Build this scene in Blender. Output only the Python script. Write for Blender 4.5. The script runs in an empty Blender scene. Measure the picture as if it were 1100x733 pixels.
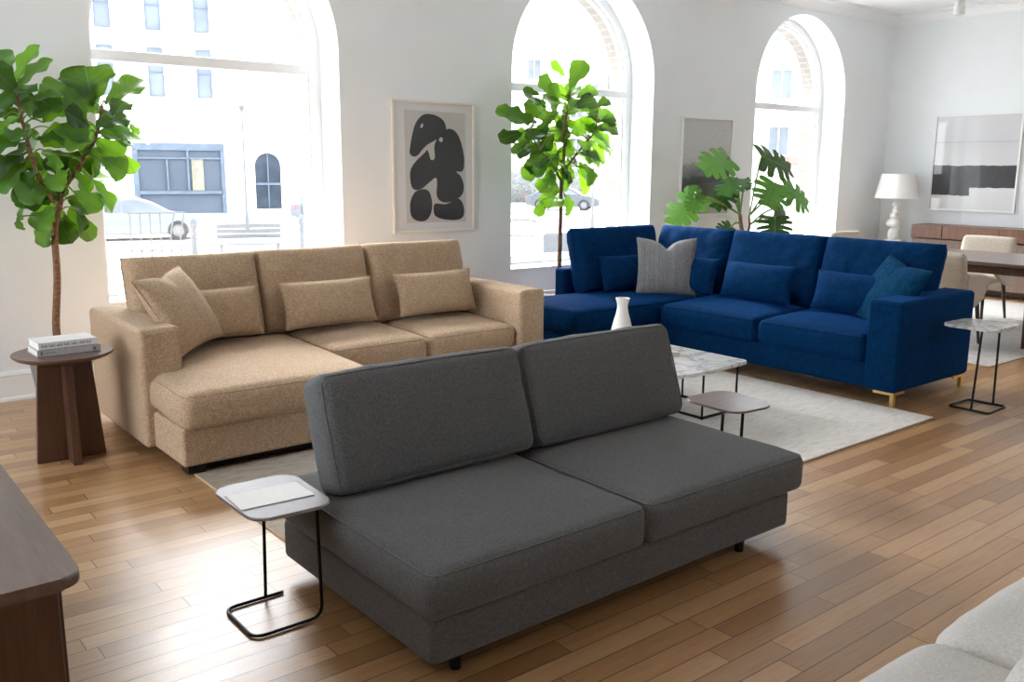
import bpy, bmesh, math, random
from mathutils import Vector, Matrix, noise
random.seed(7)
C = bpy.context.scene.collection
PI = math.pi
W = 6.87            # interior face of the window wall (camera stands over the origin)
XR = 12.34          # right wall
CEIL = 3.69
STREET = -0.8
S2 = math.sqrt(0.5)

# ------------------------------------------------------------------ materials
class NT:
    def __init__(s, name):
        s.m = bpy.data.materials.new(name); s.m.use_nodes = True
        s.t = s.m.node_tree; s.t.nodes.clear()
        s.out = s.n('ShaderNodeOutputMaterial')
    def n(s, typ, **kw):
        x = s.t.nodes.new(typ)
        for k, v in kw.items(): setattr(x, k, v)
        return x
    def l(s, a, b): s.t.links.new(a, b)
    def put(s, sock, v):
        if hasattr(v, 'is_linked') or isinstance(v, bpy.types.NodeSocket): s.l(v, sock)
        else: sock.default_value = v
    def math(s, op, a, b=0.0, c=0.0):
        x = s.n('ShaderNodeMath', operation=op)
        s.put(x.inputs[0], a); s.put(x.inputs[1], b); s.put(x.inputs[2], c)
        return x.outputs[0]
    def obj(s): return s.n('ShaderNodeTexCoord').outputs['Object']
    def mapping(s, vec, scale=(1,1,1), loc=(0,0,0), rot=(0,0,0)):
        x = s.n('ShaderNodeMapping'); s.l(vec, x.inputs[0])
        x.inputs['Scale'].default_value = scale; x.inputs['Location'].default_value = loc; x.inputs['Rotation'].default_value = rot
        return x.outputs[0]
    def noise(s, vec, scale, detail=2.0, rough=0.5, dist=0.0):
        x = s.n('ShaderNodeTexNoise'); s.put(x.inputs['Vector'], vec)
        x.inputs['Scale'].default_value = scale; x.inputs['Detail'].default_value = detail
        x.inputs['Roughness'].default_value = rough; x.inputs['Distortion'].default_value = dist
        return x.outputs['Fac']
    def ramp(s, fac, stops, interp='LINEAR'):
        x = s.n('ShaderNodeValToRGB'); s.put(x.inputs[0], fac); r = x.color_ramp; r.interpolation = interp
        while len(r.elements) < len(stops): r.elements.new(0.5)
        for e, (p, c) in zip(r.elements, stops):
            e.position = p; e.color = (*c, 1) if len(c) == 3 else c
        return x.outputs[0]
    def mix(s, fac, a, b, mode='MIX'):
        x = s.n('ShaderNodeMix', data_type='RGBA', blend_type=mode)
        s.put(x.inputs[0], fac)
        for i, v in ((6, a), (7, b)):
            if isinstance(v, tuple): x.inputs[i].default_value = (*v, 1) if len(v) == 3 else v
            else: s.l(v, x.inputs[i])
        return x.outputs[2]
    def sep(s, vec):
        x = s.n('ShaderNodeSeparateXYZ'); s.l(vec, x.inputs[0]); return x.outputs
    def comb(s, a, b, c=0.0):
        x = s.n('ShaderNodeCombineXYZ')
        for i, v in enumerate((a, b, c)): s.put(x.inputs[i], v)
        return x.outputs[0]
    def bump(s, h, strength=0.2, dist=0.01):
        x = s.n('ShaderNodeBump'); s.l(h, x.inputs['Height'])
        x.inputs['Strength'].default_value = strength; x.inputs['Distance'].default_value = dist
        return x.outputs[0]
    def bsdf(s, color=(.8,.8,.8), rough=.5, normal=None, **kw):
        b = s.n('ShaderNodeBsdfPrincipled')
        if isinstance(color, tuple): b.inputs['Base Color'].default_value = (*color[:3], 1)
        else: s.l(color, b.inputs['Base Color'])
        s.put(b.inputs['Roughness'], rough)
        if normal is not None: s.l(normal, b.inputs['Normal'])
        for k, v in kw.items(): s.put(b.inputs[k.replace('_', ' ')], v)
        s.l(b.outputs[0], s.out.inputs[0])
        return b

def plain(name, col, rough=.5, var=.06, scale=30, bump=0.0, **kw):
    n = NT(name); o = n.obj(); f = n.noise(o, scale, 3)
    d = tuple(c*(1-var) for c in col); u = tuple(min(1, c*(1+var)) for c in col)
    c = n.ramp(f, [(.3, d), (.7, u)])
    nm = n.bump(f, bump, .005) if bump else None
    n.bsdf(c, rough, nm, **kw); return n.m

def fabric(name, dark, mid, light, fine=260, coarse=70, bump=.35, sheen=.2, rough=.95, big=.12, stretch=(1,1,1), sheen_col=None, spec=.25):
    n = NT(name); o = n.mapping(n.obj(), stretch)
    f = n.noise(o, fine, 2, .6); g = n.noise(o, coarse, 3, .6)
    k = n.math('ADD', n.math('MULTIPLY', f, .6), n.math('MULTIPLY', g, .4))
    c = n.ramp(k, [(.36, dark), (.5, mid), (.64, light)])
    b = n.noise(o, 5, 2)
    c = n.mix(n.math('MULTIPLY', b, big), c, tuple(x*.55 for x in mid), 'MIX')
    h = n.math('ADD', n.math('MULTIPLY', k, 1.0), n.math('MULTIPLY', n.noise(o, 9, 2), .5))
    sd = n.bsdf(c, rough, n.bump(h, bump, .004), Sheen_Weight=sheen, Sheen_Roughness=.5, Specular_IOR_Level=spec)
    if sheen_col: sd.inputs['Sheen Tint'].default_value = (*sheen_col, 1)
    return n.m

def wood(name, a, b, c, rough=.35, axis=0, scale=6.0, coat=0.0):
    n = NT(name); st = [14, 14, 14]; st[axis] = 1.0
    v = n.mapping(n.obj(), tuple(st))
    g = n.noise(v, scale*.5, 5, .62, .4); h = n.noise(v, scale*3.5, 3, .6)
    k = n.math('ADD', n.math('MULTIPLY', g, .7), n.math('MULTIPLY', h, .3))
    col = n.ramp(k, [(.3, a), (.5, b), (.72, c)])
    n.bsdf(col, rough, n.bump(h, .05, .002), Coat_Weight=coat, Coat_Roughness=.2)
    return n.m

def marble(name):
    n = NT(name); o = n.obj()
    w = n.noise(o, 3.2, 6, .6, 1.6)
    v = n.math('ABSOLUTE', n.math('SUBTRACT', w, .5))
    vein = n.ramp(v, [(0, (.42,.42,.44)), (.02, (.66,.66,.67)), (.06, (.83,.83,.82))])
    cl = n.ramp(n.noise(o, 7, 4), [(.35, (.82,.82,.82)), (.7, (1,1,1))])
    n.bsdf(n.mix(1.0, vein, cl, 'MULTIPLY'), .16); return n.m

def floor_mat():
    n = NT('oak_plank_floor'); o = n.obj(); xyz = n.sep(o)
    w = .0925
    yr = n.math('DIVIDE', xyz[1], w); row = n.math('FLOOR', yr); fy = n.math('FRACT', yr)
    wn = n.n('ShaderNodeTexWhiteNoise', noise_dimensions='1D'); n.l(row, wn.inputs['W'])
    rnd = wn.outputs['Value']
    L = n.math('ADD', n.math('MULTIPLY', rnd, .5), .62)
    u = n.math('DIVIDE', n.math('ADD', xyz[0], n.math('MULTIPLY', rnd, 37.0)), L)
    col = n.math('FLOOR', u); fu = n.math('FRACT', u)
    w2 = n.n('ShaderNodeTexWhiteNoise', noise_dimensions='2D'); n.l(n.comb(row, col), w2.inputs['Vector'])
    r2 = w2.outputs['Value']
    base = n.ramp(r2, [(0, (.330,.170,.070)), (.25, (.415,.228,.100)), (.6, (.475,.272,.125)), (.85, (.525,.312,.152)), (1, (.575,.360,.188))])
    gv = n.n('ShaderNodeVectorMath', operation='ADD')
    mp = n.mapping(o, (1.6, 26, 1)); n.l(mp, gv.inputs[0])
    n.l(n.comb(n.math('MULTIPLY', r2, 91.0), n.math('MULTIPLY', rnd, 53.0), r2), gv.inputs[1])
    g = n.noise(gv.outputs[0], 2.2, 5, .62, .6)
    g2 = n.noise(gv.outputs[0], 11, 3, .6)
    gr = n.ramp(n.math('ADD', n.math('MULTIPLY', g, .65), n.math('MULTIPLY', g2, .35)), [(.3, (.74,.70,.66)), (.55, (1,1,1)), (.75, (1.0,1.0,1.0))])
    c = n.mix(.85, base, gr, 'MULTIPLY')
    gy = n.math('MINIMUM', fy, n.math('SUBTRACT', 1.0, fy))
    gx = n.math('MULTIPLY', n.math('MINIMUM', fu, n.math('SUBTRACT', 1.0, fu)), n.math('DIVIDE', L, w))
    gd = n.math('MINIMUM', gy, gx)
    gap = n.ramp(gd, [(.0, (0,0,0)), (.012, (.12,.12,.12)), (.028, (1,1,1))])
    c = n.mix(n.math('SUBTRACT', 1.0, gap), c, (.035,.02,.012))
    rough = n.math('ADD', n.math('MULTIPLY', g2, .12), n.math('ADD', .27, n.math('MULTIPLY', r2, .06)))
    h = n.math('ADD', n.math('MULTIPLY', gap, .6), n.math('MULTIPLY', g2, .08))
    n.bsdf(c, rough, n.bump(h, .22, .003), Coat_Weight=.45, Coat_Roughness=.26, Specular_IOR_Level=.5)
    return n.m

def rug_mat(name, a, b, c, end_shade=False):
    n = NT(name); o = n.obj()
    f = n.noise(n.mapping(o, (1, 3.5, 1)), 9, 7, .78, .3); g = n.noise(o, 190, 2, .6)
    k = n.math('ADD', n.math('MULTIPLY', f, .62), n.math('MULTIPLY', g, .38))
    col = n.ramp(k, [(.36, a), (.5, b), (.64, c)])
    if end_shade: # tan sofa's shade painted into the pile: browner towards the left end
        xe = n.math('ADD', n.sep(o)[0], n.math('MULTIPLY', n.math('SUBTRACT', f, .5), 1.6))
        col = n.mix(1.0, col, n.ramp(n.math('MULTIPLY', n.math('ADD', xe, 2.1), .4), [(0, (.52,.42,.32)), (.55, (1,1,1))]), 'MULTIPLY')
    n.bsdf(col, .97, n.bump(g, .5, .006), Sheen_Weight=.2)
    return n.m

def leaf_mat(name, dark, mid, lite, trans, veins=7.0):
    n = NT(name)
    uv = n.n('ShaderNodeTexCoord').outputs['UV']; s = n.sep(uv)
    at = n.n('ShaderNodeAttribute', attribute_name='tone').outputs['Fac']
    base = n.ramp(at, [(0, dark), (.5, mid), (1, lite)])
    ax = n.math('ABSOLUTE', n.math('SUBTRACT', s[0], .5))
    midrib = n.math('LESS_THAN', ax, .022)
    st = n.math('FRACT', n.math('MULTIPLY', n.math('SUBTRACT', s[1], n.math('MULTIPLY', ax, .75)), veins))
    lat = n.math('LESS_THAN', n.math('ABSOLUTE', n.math('SUBTRACT', st, .5)), .055)
    v = n.math('MAXIMUM', midrib, n.math('MULTIPLY', lat, .55))
    c = n.mix(v, base, tuple(min(1, x*1.8+.03) for x in mid))
    d = n.n('ShaderNodeBsdfPrincipled'); n.l(c, d.inputs['Base Color']); d.inputs['Roughness'].default_value = .33
    n.l(n.bump(st, .18, .004), d.inputs['Normal'])
    t = n.n('ShaderNodeBsdfTranslucent')
    tc = n.mix(1.0, n.ramp(at, [(0, tuple(x*.25 for x in trans)), (1, trans)]), n.mix(v, (1,1,1), (.45,.55,.35)), 'MULTIPLY')
    n.l(tc, t.inputs['Color'])
    mx = n.n('ShaderNodeMixShader'); mx.inputs[0].default_value = .36
    n.l(d.outputs[0], mx.inputs[1]); n.l(t.outputs[0], mx.inputs[2]); n.l(mx.outputs[0], n.out.inputs[0])
    return n.m

def glass_mat(name, tint=(1,1,1), refl=.06):
    n = NT(name)
    t = n.n('ShaderNodeBsdfTransparent'); t.inputs[0].default_value = (*tint, 1)
    g = n.n('ShaderNodeBsdfGlossy'); g.inputs['Roughness'].default_value = .02
    nz = n.noise(n.obj(), 2.0, 2)
    mx = n.n('ShaderNodeMixShader'); n.l(n.math('MULTIPLY', nz, refl*2), mx.inputs[0])
    n.l(t.outputs[0], mx.inputs[1]); n.l(g.outputs[0], mx.inputs[2]); n.l(mx.outputs[0], n.out.inputs[0])
    return n.m

def brick_mat(name):
    n = NT(name); o = n.obj(); s = n.sep(o)
    b = n.n('ShaderNodeTexBrick'); n.l(n.comb(n.math('ADD', s[0], s[1]), s[2]), b.inputs['Vector'])
    b.inputs['Color1'].default_value = (.158,.140,.120,1); b.inputs['Color2'].default_value = (.180,.160,.138,1); b.inputs['Mortar'].default_value = (.205,.195,.182,1)
    b.inputs['Scale'].default_value = 1; b.inputs['Brick Width'].default_value = .22; b.inputs['Row Height'].default_value = .07; b.inputs['Mortar Size'].default_value = .008
    n.bsdf(b.outputs[0], .9); return n.m

def weave_mat(name):
    # grey throw pillow with fine vertical stripes
    n = NT(name); o = n.obj(); s = n.sep(o)
    st = n.math('SINE', n.math('MULTIPLY', s[0], 520.0)); f = n.noise(n.mapping(o, (1, 3, 1)), 130, 2, .7)
    st2 = n.noise(n.mapping(o, (1, .02, .02)), 28, 2)
    k = n.math('ADD', n.math('ADD', n.math('MULTIPLY', f, .62), n.math('MULTIPLY', st, .04)), n.math('MULTIPLY', st2, .12))
    n.bsdf(n.ramp(k, [(.28, (.10,.10,.108)), (.375, (.225,.226,.236)), (.47, (.40,.40,.41))]), .95, n.bump(k, .4, .004), Sheen_Weight=.15)
    return n.m

M = {}
M['wall'] = plain('painted_plaster', (.785,.815,.828), .85, .012, 3, .03)
M['ceil'] = plain('ceiling_paint', (.83,.855,.865), .9, .01, 3)
M['trim'] = plain('trim_paint', (.82,.84,.85), .5, .01, 5)
M['frame_white'] = plain('window_paint', (.78,.79,.80), .4, .01, 5)
M['floor'] = floor_mat()
M['glass'] = glass_mat('window_glass')
M['tan'] = fabric('tan_boucle', (.255,.165,.098), (.445,.312,.200), (.68,.53,.39), 330, 110, .5, .12, .95, .06)
M['navy'] = fabric('navy_velvet', (.0012,.017,.062), (.0018,.029,.098), (.003,.045,.138), 160, 22, .12, .14, .85, .35, sheen_col=(.02,.22,.95), spec=.04)
M['navyp'] = fabric('navy_pillow_weave', (.002,.024,.062), (.003,.040,.10), (.006,.062,.15), 120, 30, .3, .05, .9, .2, (1,.4,1), sheen_col=(.05,.30,.75), spec=.04)
M['grey'] = fabric('charcoal_wool', (.076,.079,.082), (.120,.124,.128), (.180,.184,.188), 420, 120, .3, .12, .95, .05, spec=.2)
M['cream'] = fabric('cream_linen', (.50,.485,.46), (.60,.585,.56), (.70,.685,.66), 360, 110, .12, .1, .95, .04)
M['chair'] = fabric('oat_upholstery', (.42,.37,.31), (.52,.46,.39), (.62,.56,.49), 220, 60, .25, .1)
M['greypil'] = weave_mat('grey_herringbone')
M['walnut'] = wood('walnut_dark', (.050,.022,.013), (.085,.038,.022), (.125,.060,.036), .34, 2)
M['walnut_x'] = wood('walnut_top', (.075,.036,.026), (.120,.062,.046), (.165,.092,.068), .28, 0, coat=.15)
M['walnut_y'] = wood('walnut_top_long', (.080,.042,.033), (.128,.070,.056), (.180,.104,.084), .30, 1, coat=.6)
M['teak'] = wood('walnut_drawer', (.115,.055,.036), (.170,.086,.057), (.235,.125,.086), .4, 2)
M['leg_dark'] = wood('dark_leg_wood', (.025,.014,.010), (.045,.026,.018), (.07,.04,.028), .4, 2)
M['bark'] = plain('brown_bark', (.20,.105,.06), .9, .45, 60, .6)
M['stem'] = plain('green_stem', (.16,.26,.07), .6, .2, 30)
M['soil'] = plain('potting_soil', (.03,.022,.016), 1, .4, 60, .5)
M['pot_grey'] = plain('grey_ceramic', (.20,.21,.22), .55, .08, 8)
M['pot_white'] = plain('white_ceramic_pot', (.7,.7,.68), .5, .04, 8)
M['iron'] = plain('black_iron', (.012,.013,.014), .45, .1, 40, 0, Metallic=.6)
M['brass'] = plain('brushed_brass', (.80,.55,.20), .28, .06, 60, 0, Metallic=1.0)
M['marble'] = marble('white_marble')
M['vase'] = plain('matte_white_ceramic', (.82,.80,.77), .55, .02, 20)
M['paper'] = plain('white_paper', (.85,.85,.84), .6, .02, 40)
M['pages'] = plain('book_pages', (.78,.76,.72), .8, .12, 300)
M['cover_grey'] = plain('grey_book_cloth', (.46,.46,.46), .7, .1, 60)
M['cover_white'] = plain('white_book_cover', (.80,.80,.80), .5, .03, 20)
M['ink'] = plain('grey_print', (.16,.16,.17), .7, .1, 40)
M['cover_cream'] = plain('cream_book_cover', (.62,.60,.52), .6, .05, 40)
M['rug'] = rug_mat('faded_shaded_wool_rug', (.46,.435,.40), (.655,.635,.605), (.76,.745,.715), True)
M['rug2'] = rug_mat('grey_wool_rug', (.29,.275,.26), (.40,.385,.365), (.50,.485,.465))
M['rug_edge'] = plain('rug_binding', (.55,.42,.29), .9, .1, 60)
M['fig_leaf'] = leaf_mat('fiddle_leaf', (.014,.050,.017), (.040,.125,.026), (.110,.265,.030), (.34,.72,.02), 6.0)
M['mon_leaf'] = leaf_mat('monstera_leaf', (.014,.058,.016), (.030,.108,.024), (.085,.215,.045), (.20,.48,.05), 6.0)
M['shade'] = plain('white_linen_shade', (.80,.79,.77), .8, .02, 80)
M['plaster'] = plain('white_lamp_plaster', (.80,.79,.77), .6, .05, 25, .3)
M['white_metal'] = plain('white_metal', (.72,.72,.71), .4, .03, 20)
M['lens'] = plain('spot_lens', (.55,.55,.53), .2, .03, 20)
M['beige_wood'] = wood('pale_oak', (.42,.32,.22), (.52,.41,.29), (.6,.49,.36), .45, 1)
M['frame_cream'] = plain('cream_frame_wood', (.74,.70,.62), .5, .04, 30)
M['frame_pic'] = plain('white_frame_wood', (.80,.80,.79), .45, .02, 30)
M['mat_board'] = plain('picture_mount', (.66,.66,.665), .7, .01, 30, 0, Coat_Weight=.7, Coat_Roughness=.03)
M['art_ground'] = plain('print_ground', (.52,.505,.49), .7, .02, 60, 0, Coat_Weight=.7, Coat_Roughness=.03)
M['art_black'] = plain('print_black', (.032,.034,.038), .8, .1, 60, 0, Coat_Weight=.7, Coat_Roughness=.03)
# exterior
M['facade'] = plain('white_render', (.82,.81,.79), .9, .02, .6)
M['facade2'] = plain('pale_stone', (.74,.70,.65), .9, .05, .8)
M['out_glass'] = plain('street_window_glass', (.12,.135,.155), .7, .25, .7, 0, Specular_IOR_Level=.1)
M['shop_glass'] = plain('shop_window_glass', (.068,.082,.104), .7, .18, .5, 0, Specular_IOR_Level=.1)
M['door_glass'] = plain('street_door_glass', (.034,.042,.056), .8, .3, 2, 0, Specular_IOR_Level=.05)
M['shop_display'] = plain('pale_display', (.17,.155,.12), .8, .2, 3)  # even pale warm tone for the shop window display
M['out_frame'] = plain('grey_shop_frame', (.095,.118,.150), .8, .15, 3, 0, Specular_IOR_Level=.1)
M['street'] = plain('pale_asphalt', (.52,.52,.51), .95, .04, 1.2)
M['pave'] = plain('pale_paving', (.62,.61,.59), .95, .05, 1.6)
M['brick'] = brick_mat('beige_brick')
M['car'] = plain('silver_car_paint', (.150,.153,.158), .5, .02, 4, 0, Specular_IOR_Level=.2)
M['car_dark'] = plain('dark_car_paint', (.075,.08,.09), .5, .02, 4, 0, Specular_IOR_Level=.2)
M['tyre'] = plain('tyre_rubber', (.02,.02,.022), .8, .1, 20)
M['rim'] = plain('alloy_rim', (.12,.12,.125), .5, .3, 20)
M['redlight'] = plain('red_lamp', (.5,.03,.05), .3, .05, 20)
M['street_metal'] = plain('grey_street_metal', (.100,.106,.114), .7, .1, 20, 0, Specular_IOR_Level=.2)
M['hedge'] = plain('grey_green_hedge', (.115,.12,.12), .95, .5, 9, .5)
M['redcloth'] = plain('red_awning', (.17,.09,.075), .8, .1, 8)

# ------------------------------------------------------------------ object helpers
def link(name, me, mats, parent=None, smooth=35):
    if not isinstance(mats, (list, tuple)): mats = [mats]
    for m in mats: me.materials.append(m)
    o = bpy.data.objects.new(name, me); C.objects.link(o)
    if smooth:
        me.polygons.foreach_set('use_smooth', [True]*len(me.polygons))
        if smooth < 180: me.set_sharp_from_angle(angle=math.radians(smooth))
    if 0 < smooth < 180:
        wn = o.modifiers.new('weighted', 'WEIGHTED_NORMAL'); wn.keep_sharp = True; wn.weight = 80
    if parent: o.parent = parent
    return o
def obj(name, bm, mats, parent=None, smooth=35):
    me = bpy.data.meshes.new(name)
    bmesh.ops.recalc_face_normals(bm, faces=bm.faces)
    bm.to_mesh(me); bm.free()
    return link(name, me, mats, parent, smooth)
def tag(o, label, cat, group=None, kind=None):
    o['label'] = label
    if cat: o['category'] = cat
    if group: o['group'] = group
    if kind: o['kind'] = kind
    return o
def thing(name, label, cat, loc=(0,0,0), rz=0, group=None):
    o = bpy.data.objects.new(name, None); C.objects.link(o); o.empty_display_size = .1
    o.location = loc; o.rotation_euler = (0,0,rz)
    return tag(o, label, cat, group)
def struct(name, bm, mat, smooth=35, label=None):
    o = obj(name, bm, mat, None, smooth); o['kind'] = 'structure'
    if label: o['label'] = label
    return o
def dup(root, loc, rz, label, group=None):
    r = root.copy(); C.objects.link(r); r.location = loc; r.rotation_euler = (0,0,rz); r['label'] = label
    if group: r['group'] = group
    for ch in list(root.children):
        c = ch.copy(); C.objects.link(c); c.parent = r
        for g in ch.children:
            d = g.copy(); C.objects.link(d); d.parent = c
    return r
def B(): return bmesh.new()
def box(bm, x0, x1, y0, y1, z0, z1, mi=0):
    v = [bm.verts.new(p) for p in ((x0,y0,z0),(x1,y0,z0),(x1,y1,z0),(x0,y1,z0),(x0,y0,z1),(x1,y0,z1),(x1,y1,z1),(x0,y1,z1))]
    fs = [bm.faces.new([v[i] for i in q]) for q in ((0,3,2,1),(4,5,6,7),(0,1,5,4),(1,2,6,5),(2,3,7,6),(3,0,4,7))]
    for f in fs: f.material_index = mi
    return v
def bevel(bm, r, seg=3, edges=None):
    bmesh.ops.bevel(bm, geom=list(edges or bm.edges), offset=r, segments=seg, profile=.5, affect='EDGES', clamp_overlap=True)
def rbox(x0, x1, y0, y1, z0, z1, r=.01, seg=3):
    bm = B(); box(bm, x0, x1, y0, y1, z0, z1); bevel(bm, r, seg); return bm
def prism(poly, z0, z1, r=0, seg=3, bm=None, mi=0):
    bm = bm or B()
    a = [bm.verts.new((x, y, z0)) for x, y in poly]; b = [bm.verts.new((x, y, z1)) for x, y in poly]
    n = len(poly); fs = [bm.faces.new(a[::-1]), bm.faces.new(b)]
    fs += [bm.faces.new((a[i], a[(i+1)%n], b[(i+1)%n], b[i])) for i in range(n)]
    for f in fs: f.material_index = mi
    if r:
        es = [e for e in bm.edges if abs(e.verts[0].co.z-e.verts[1].co.z) < 1e-6]
        bevel(bm, r, seg, es)
    return bm
def round_poly(pts, n=8):
    # pts: (x, y, radius); returns an outline with rounded corners
    out = []; N = len(pts)
    for i in range(N):
        p = Vector(pts[i][:2]); a = Vector(pts[i-1][:2]); b = Vector(pts[(i+1)%N][:2]); r = pts[i][2]
        if r <= 0: out.append(tuple(p)); continue
        da = (a-p).normalized(); db = (b-p).normalized()
        ang = math.acos(max(-1, min(1, da.dot(db))))/2
        t = r/math.tan(ang); c = p + (da+db).normalized()*(r/math.sin(ang))
        s = p+da*t-c; e = p+db*t-c
        a0 = math.atan2(s.y, s.x); a1 = math.atan2(e.y, e.x); d = (a1-a0+PI) % (2*PI) - PI
        out += [(c.x+r*math.cos(a0+d*k/n), c.y+r*math.sin(a0+d*k/n)) for k in range(n+1)]
    return out
def tube(bm, pts, r, seg=8, closed=False, mi=0, caps=True):
    pts = [Vector(p) for p in pts]; n = len(pts)
    rr = r if isinstance(r, (list, tuple)) else [r]*n
    rings = []; up = None
    for i, p in enumerate(pts):
        if closed: t = (pts[(i+1)%n]-pts[i-1])
        else: t = pts[min(i+1, n-1)]-pts[max(i-1, 0)]
        t.normalize()
        if up is None: up = Vector((0,0,1)) if abs(t.z) < .9 else Vector((1,0,0))
        s = t.cross(up)
        if s.length < 1e-4: s = t.cross(Vector((0,1,0)))
        s.normalize(); up = s.cross(t).normalized()
        rings.append([bm.verts.new(p + (s*math.cos(a)+up*math.sin(a))*rr[i]) for a in (2*PI*k/seg for k in range(seg))])
    for i in range(n if closed else n-1):
        a, b = rings[i], rings[(i+1)%n]
        for k in range(seg):
            f = bm.faces.new((a[k], a[(k+1)%seg], b[(k+1)%seg], b[k])); f.material_index = mi
    if not closed and caps:
        bm.faces.new(rings[0][::-1]).material_index = mi; bm.faces.new(rings[-1]).material_index = mi
    return bm
def lathe(bm, prof, seg=32, cx=0, cy=0, mi=0):
    rings = []
    for r, z in prof:
        if r < 1e-6: rings.append([bm.verts.new((cx, cy, z))])
        else: rings.append([bm.verts.new((cx+r*math.cos(2*PI*k/seg), cy+r*math.sin(2*PI*k/seg), z)) for k in range(seg)])
    for a, b in zip(rings, rings[1:]):
        for k in range(seg):
            k2 = (k+1) % seg
            q = [a[k % len(a)], a[k2 % len(a)], b[k2 % len(b)], b[k % len(b)]]
            q = list(dict.fromkeys(q))
            if len(q) > 2: bm.faces.new(q).material_index = mi
    return bm
def corner_path(pts, r, n=5):
    # polyline in 3D with rounded inner corners
    pts = [Vector(p) for p in pts]; out = [pts[0]]
    for i in range(1, len(pts)-1):
        p = pts[i]; a = (pts[i-1]-p); b = (pts[i+1]-p)
        rr = min(r, a.length*.45, b.length*.45); A = p+a.normalized()*rr; Bp = p+b.normalized()*rr
        for k in range(n+1):
            t = k/n; out.append(A*(1-t)**2 + p*2*t*(1-t) + Bp*t*t)
    return out + [pts[-1]]
def smoothcurve(pts, n=6):
    # Catmull-Rom through 3D points
    pts = [Vector(p) for p in pts]; P = [pts[0]*2-pts[1]]+pts+[pts[-1]*2-pts[-2]]; out = []
    for i in range(1, len(P)-2):
        for k in range(n):
            t = k/n
            out.append(.5*((2*P[i])+(P[i+1]-P[i-1])*t+(2*P[i-1]-5*P[i]+4*P[i+1]-P[i+2])*t*t+(3*P[i]-P[i-1]-3*P[i+1]+P[i+2])*t**3))
    return out+[pts[-1]]
def axis_coords(half, r):
    e = [half-r+r*math.sin(PI/2*k/5) for k in range(6)]
    m = max(3, int((half-r)*2/.045)); inner = [-(half-r)+2*(half-r)*k/m for k in range(1, m)]
    return [-x for x in e[::-1]]+inner+e
def cushion(w, d, h, r=.05, crown=.03, bottom=.0, side=.012, wr=.004, seed=0, seam=True, sag=0.0, front=0.0):
    """soft rounded box, centred in x/y, z from 0 to h; crown domes the top, side bulges the flanks"""
    bm = B(); hw, hd, hh = w/2, d/2, h/2; r = min(r, hh*.95)
    ax, ay, az = axis_coords(hw, r), axis_coords(hd, r), axis_coords(hh, r)
    def patch(f, A, Bc):
        g = [[bm.verts.new(f(a, b)) for b in Bc] for a in A]
        for i in range(len(A)-1):
            for j in range(len(Bc)-1): bm.faces.new((g[i][j], g[i+1][j], g[i+1][j+1], g[i][j+1]))
    for s in (-1, 1):
        patch(lambda a, b: (a, b, s*hh), ax, ay); patch(lambda a, b: (a, s*hd, b), ax, az); patch(lambda a, b: (s*hw, a, b), ay, az)
    bmesh.ops.remove_doubles(bm, verts=bm.verts, dist=1e-5)
    off = Vector((seed*3.17, seed*1.31, seed*.7))
    for v in bm.verts:
        p = v.co.copy()
        q = Vector((max(-hw+r, min(hw-r, p.x)), max(-hd+r, min(hd-r, p.y)), max(-hh+r, min(hh-r, p.z))))
        dlt = p-q
        n = dlt.normalized() if dlt.length > 1e-7 else Vector((0,0,0))
        p = q + n*r
        u, t, k = min(1, abs(p.x)/hw), min(1, abs(p.y)/hd), p.z/hh
        dome = (1-u**2.6)*(1-t**2.6)
        if n.z > 0: p.z += crown*dome*n.z
        elif n.z < 0: p.z += -bottom*dome*abs(n.z)
        bul = side*(1-k*k)
        p.x += n.x*bul*(1-t**4); p.y += n.y*bul*(1-u**4)
        # wrinkles: fine folds near the rim, soft swells on the face
        w1 = noise.noise(p*7+off)*wr; edge = max(u, t)
        w2 = noise.noise(Vector((p.x*26, p.y*26, p.z*10))+off)*wr*.6*max(0, (edge-.75)*4)
        p += n*(w1+w2)
        if sag: p.z -= sag*(1-u*u)*max(0, -p.y/hd)*.5
        v.co = p + Vector((0,0,hh))
    if seam:
        c = r*(1-math.cos(PI/4))
        for zz in ((h-c,) if seam == 1 else (h-c, c)):
            pts = round_poly([(-hw+c, -hd+c, r*.8), (hw-c, -hd+c, r*.8), (hw-c, hd-c, r*.8), (-hw+c, hd-c, r*.8)], 6)
            path = []
            for i in range(len(pts)):
                a, b = Vector(pts[i]), Vector(pts[(i+1)%len(pts)]); m = max(1, int((b-a).length/.06))
                path += [a.lerp(b, k/m) for k in range(m)]
            tp = []
            for a in path:
                u, t = min(1, abs(a.x)/hw), min(1, abs(a.y)/hd)
                dz = crown*(1-u**2.6)*(1-t**2.6)*.7 if zz > h/2 else 0
                bl = side*.5; sx = (1 if a.x > 0 else -1)*bl*(1-t**4) if u > .9 else 0; sy = (1 if a.y > 0 else -1)*bl*(1-u**4) if t > .9 else 0
                tp.append((a.x+sx, a.y+sy, zz+dz))
            tube(bm, tp, .0034, 6, True)
    return bm
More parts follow.
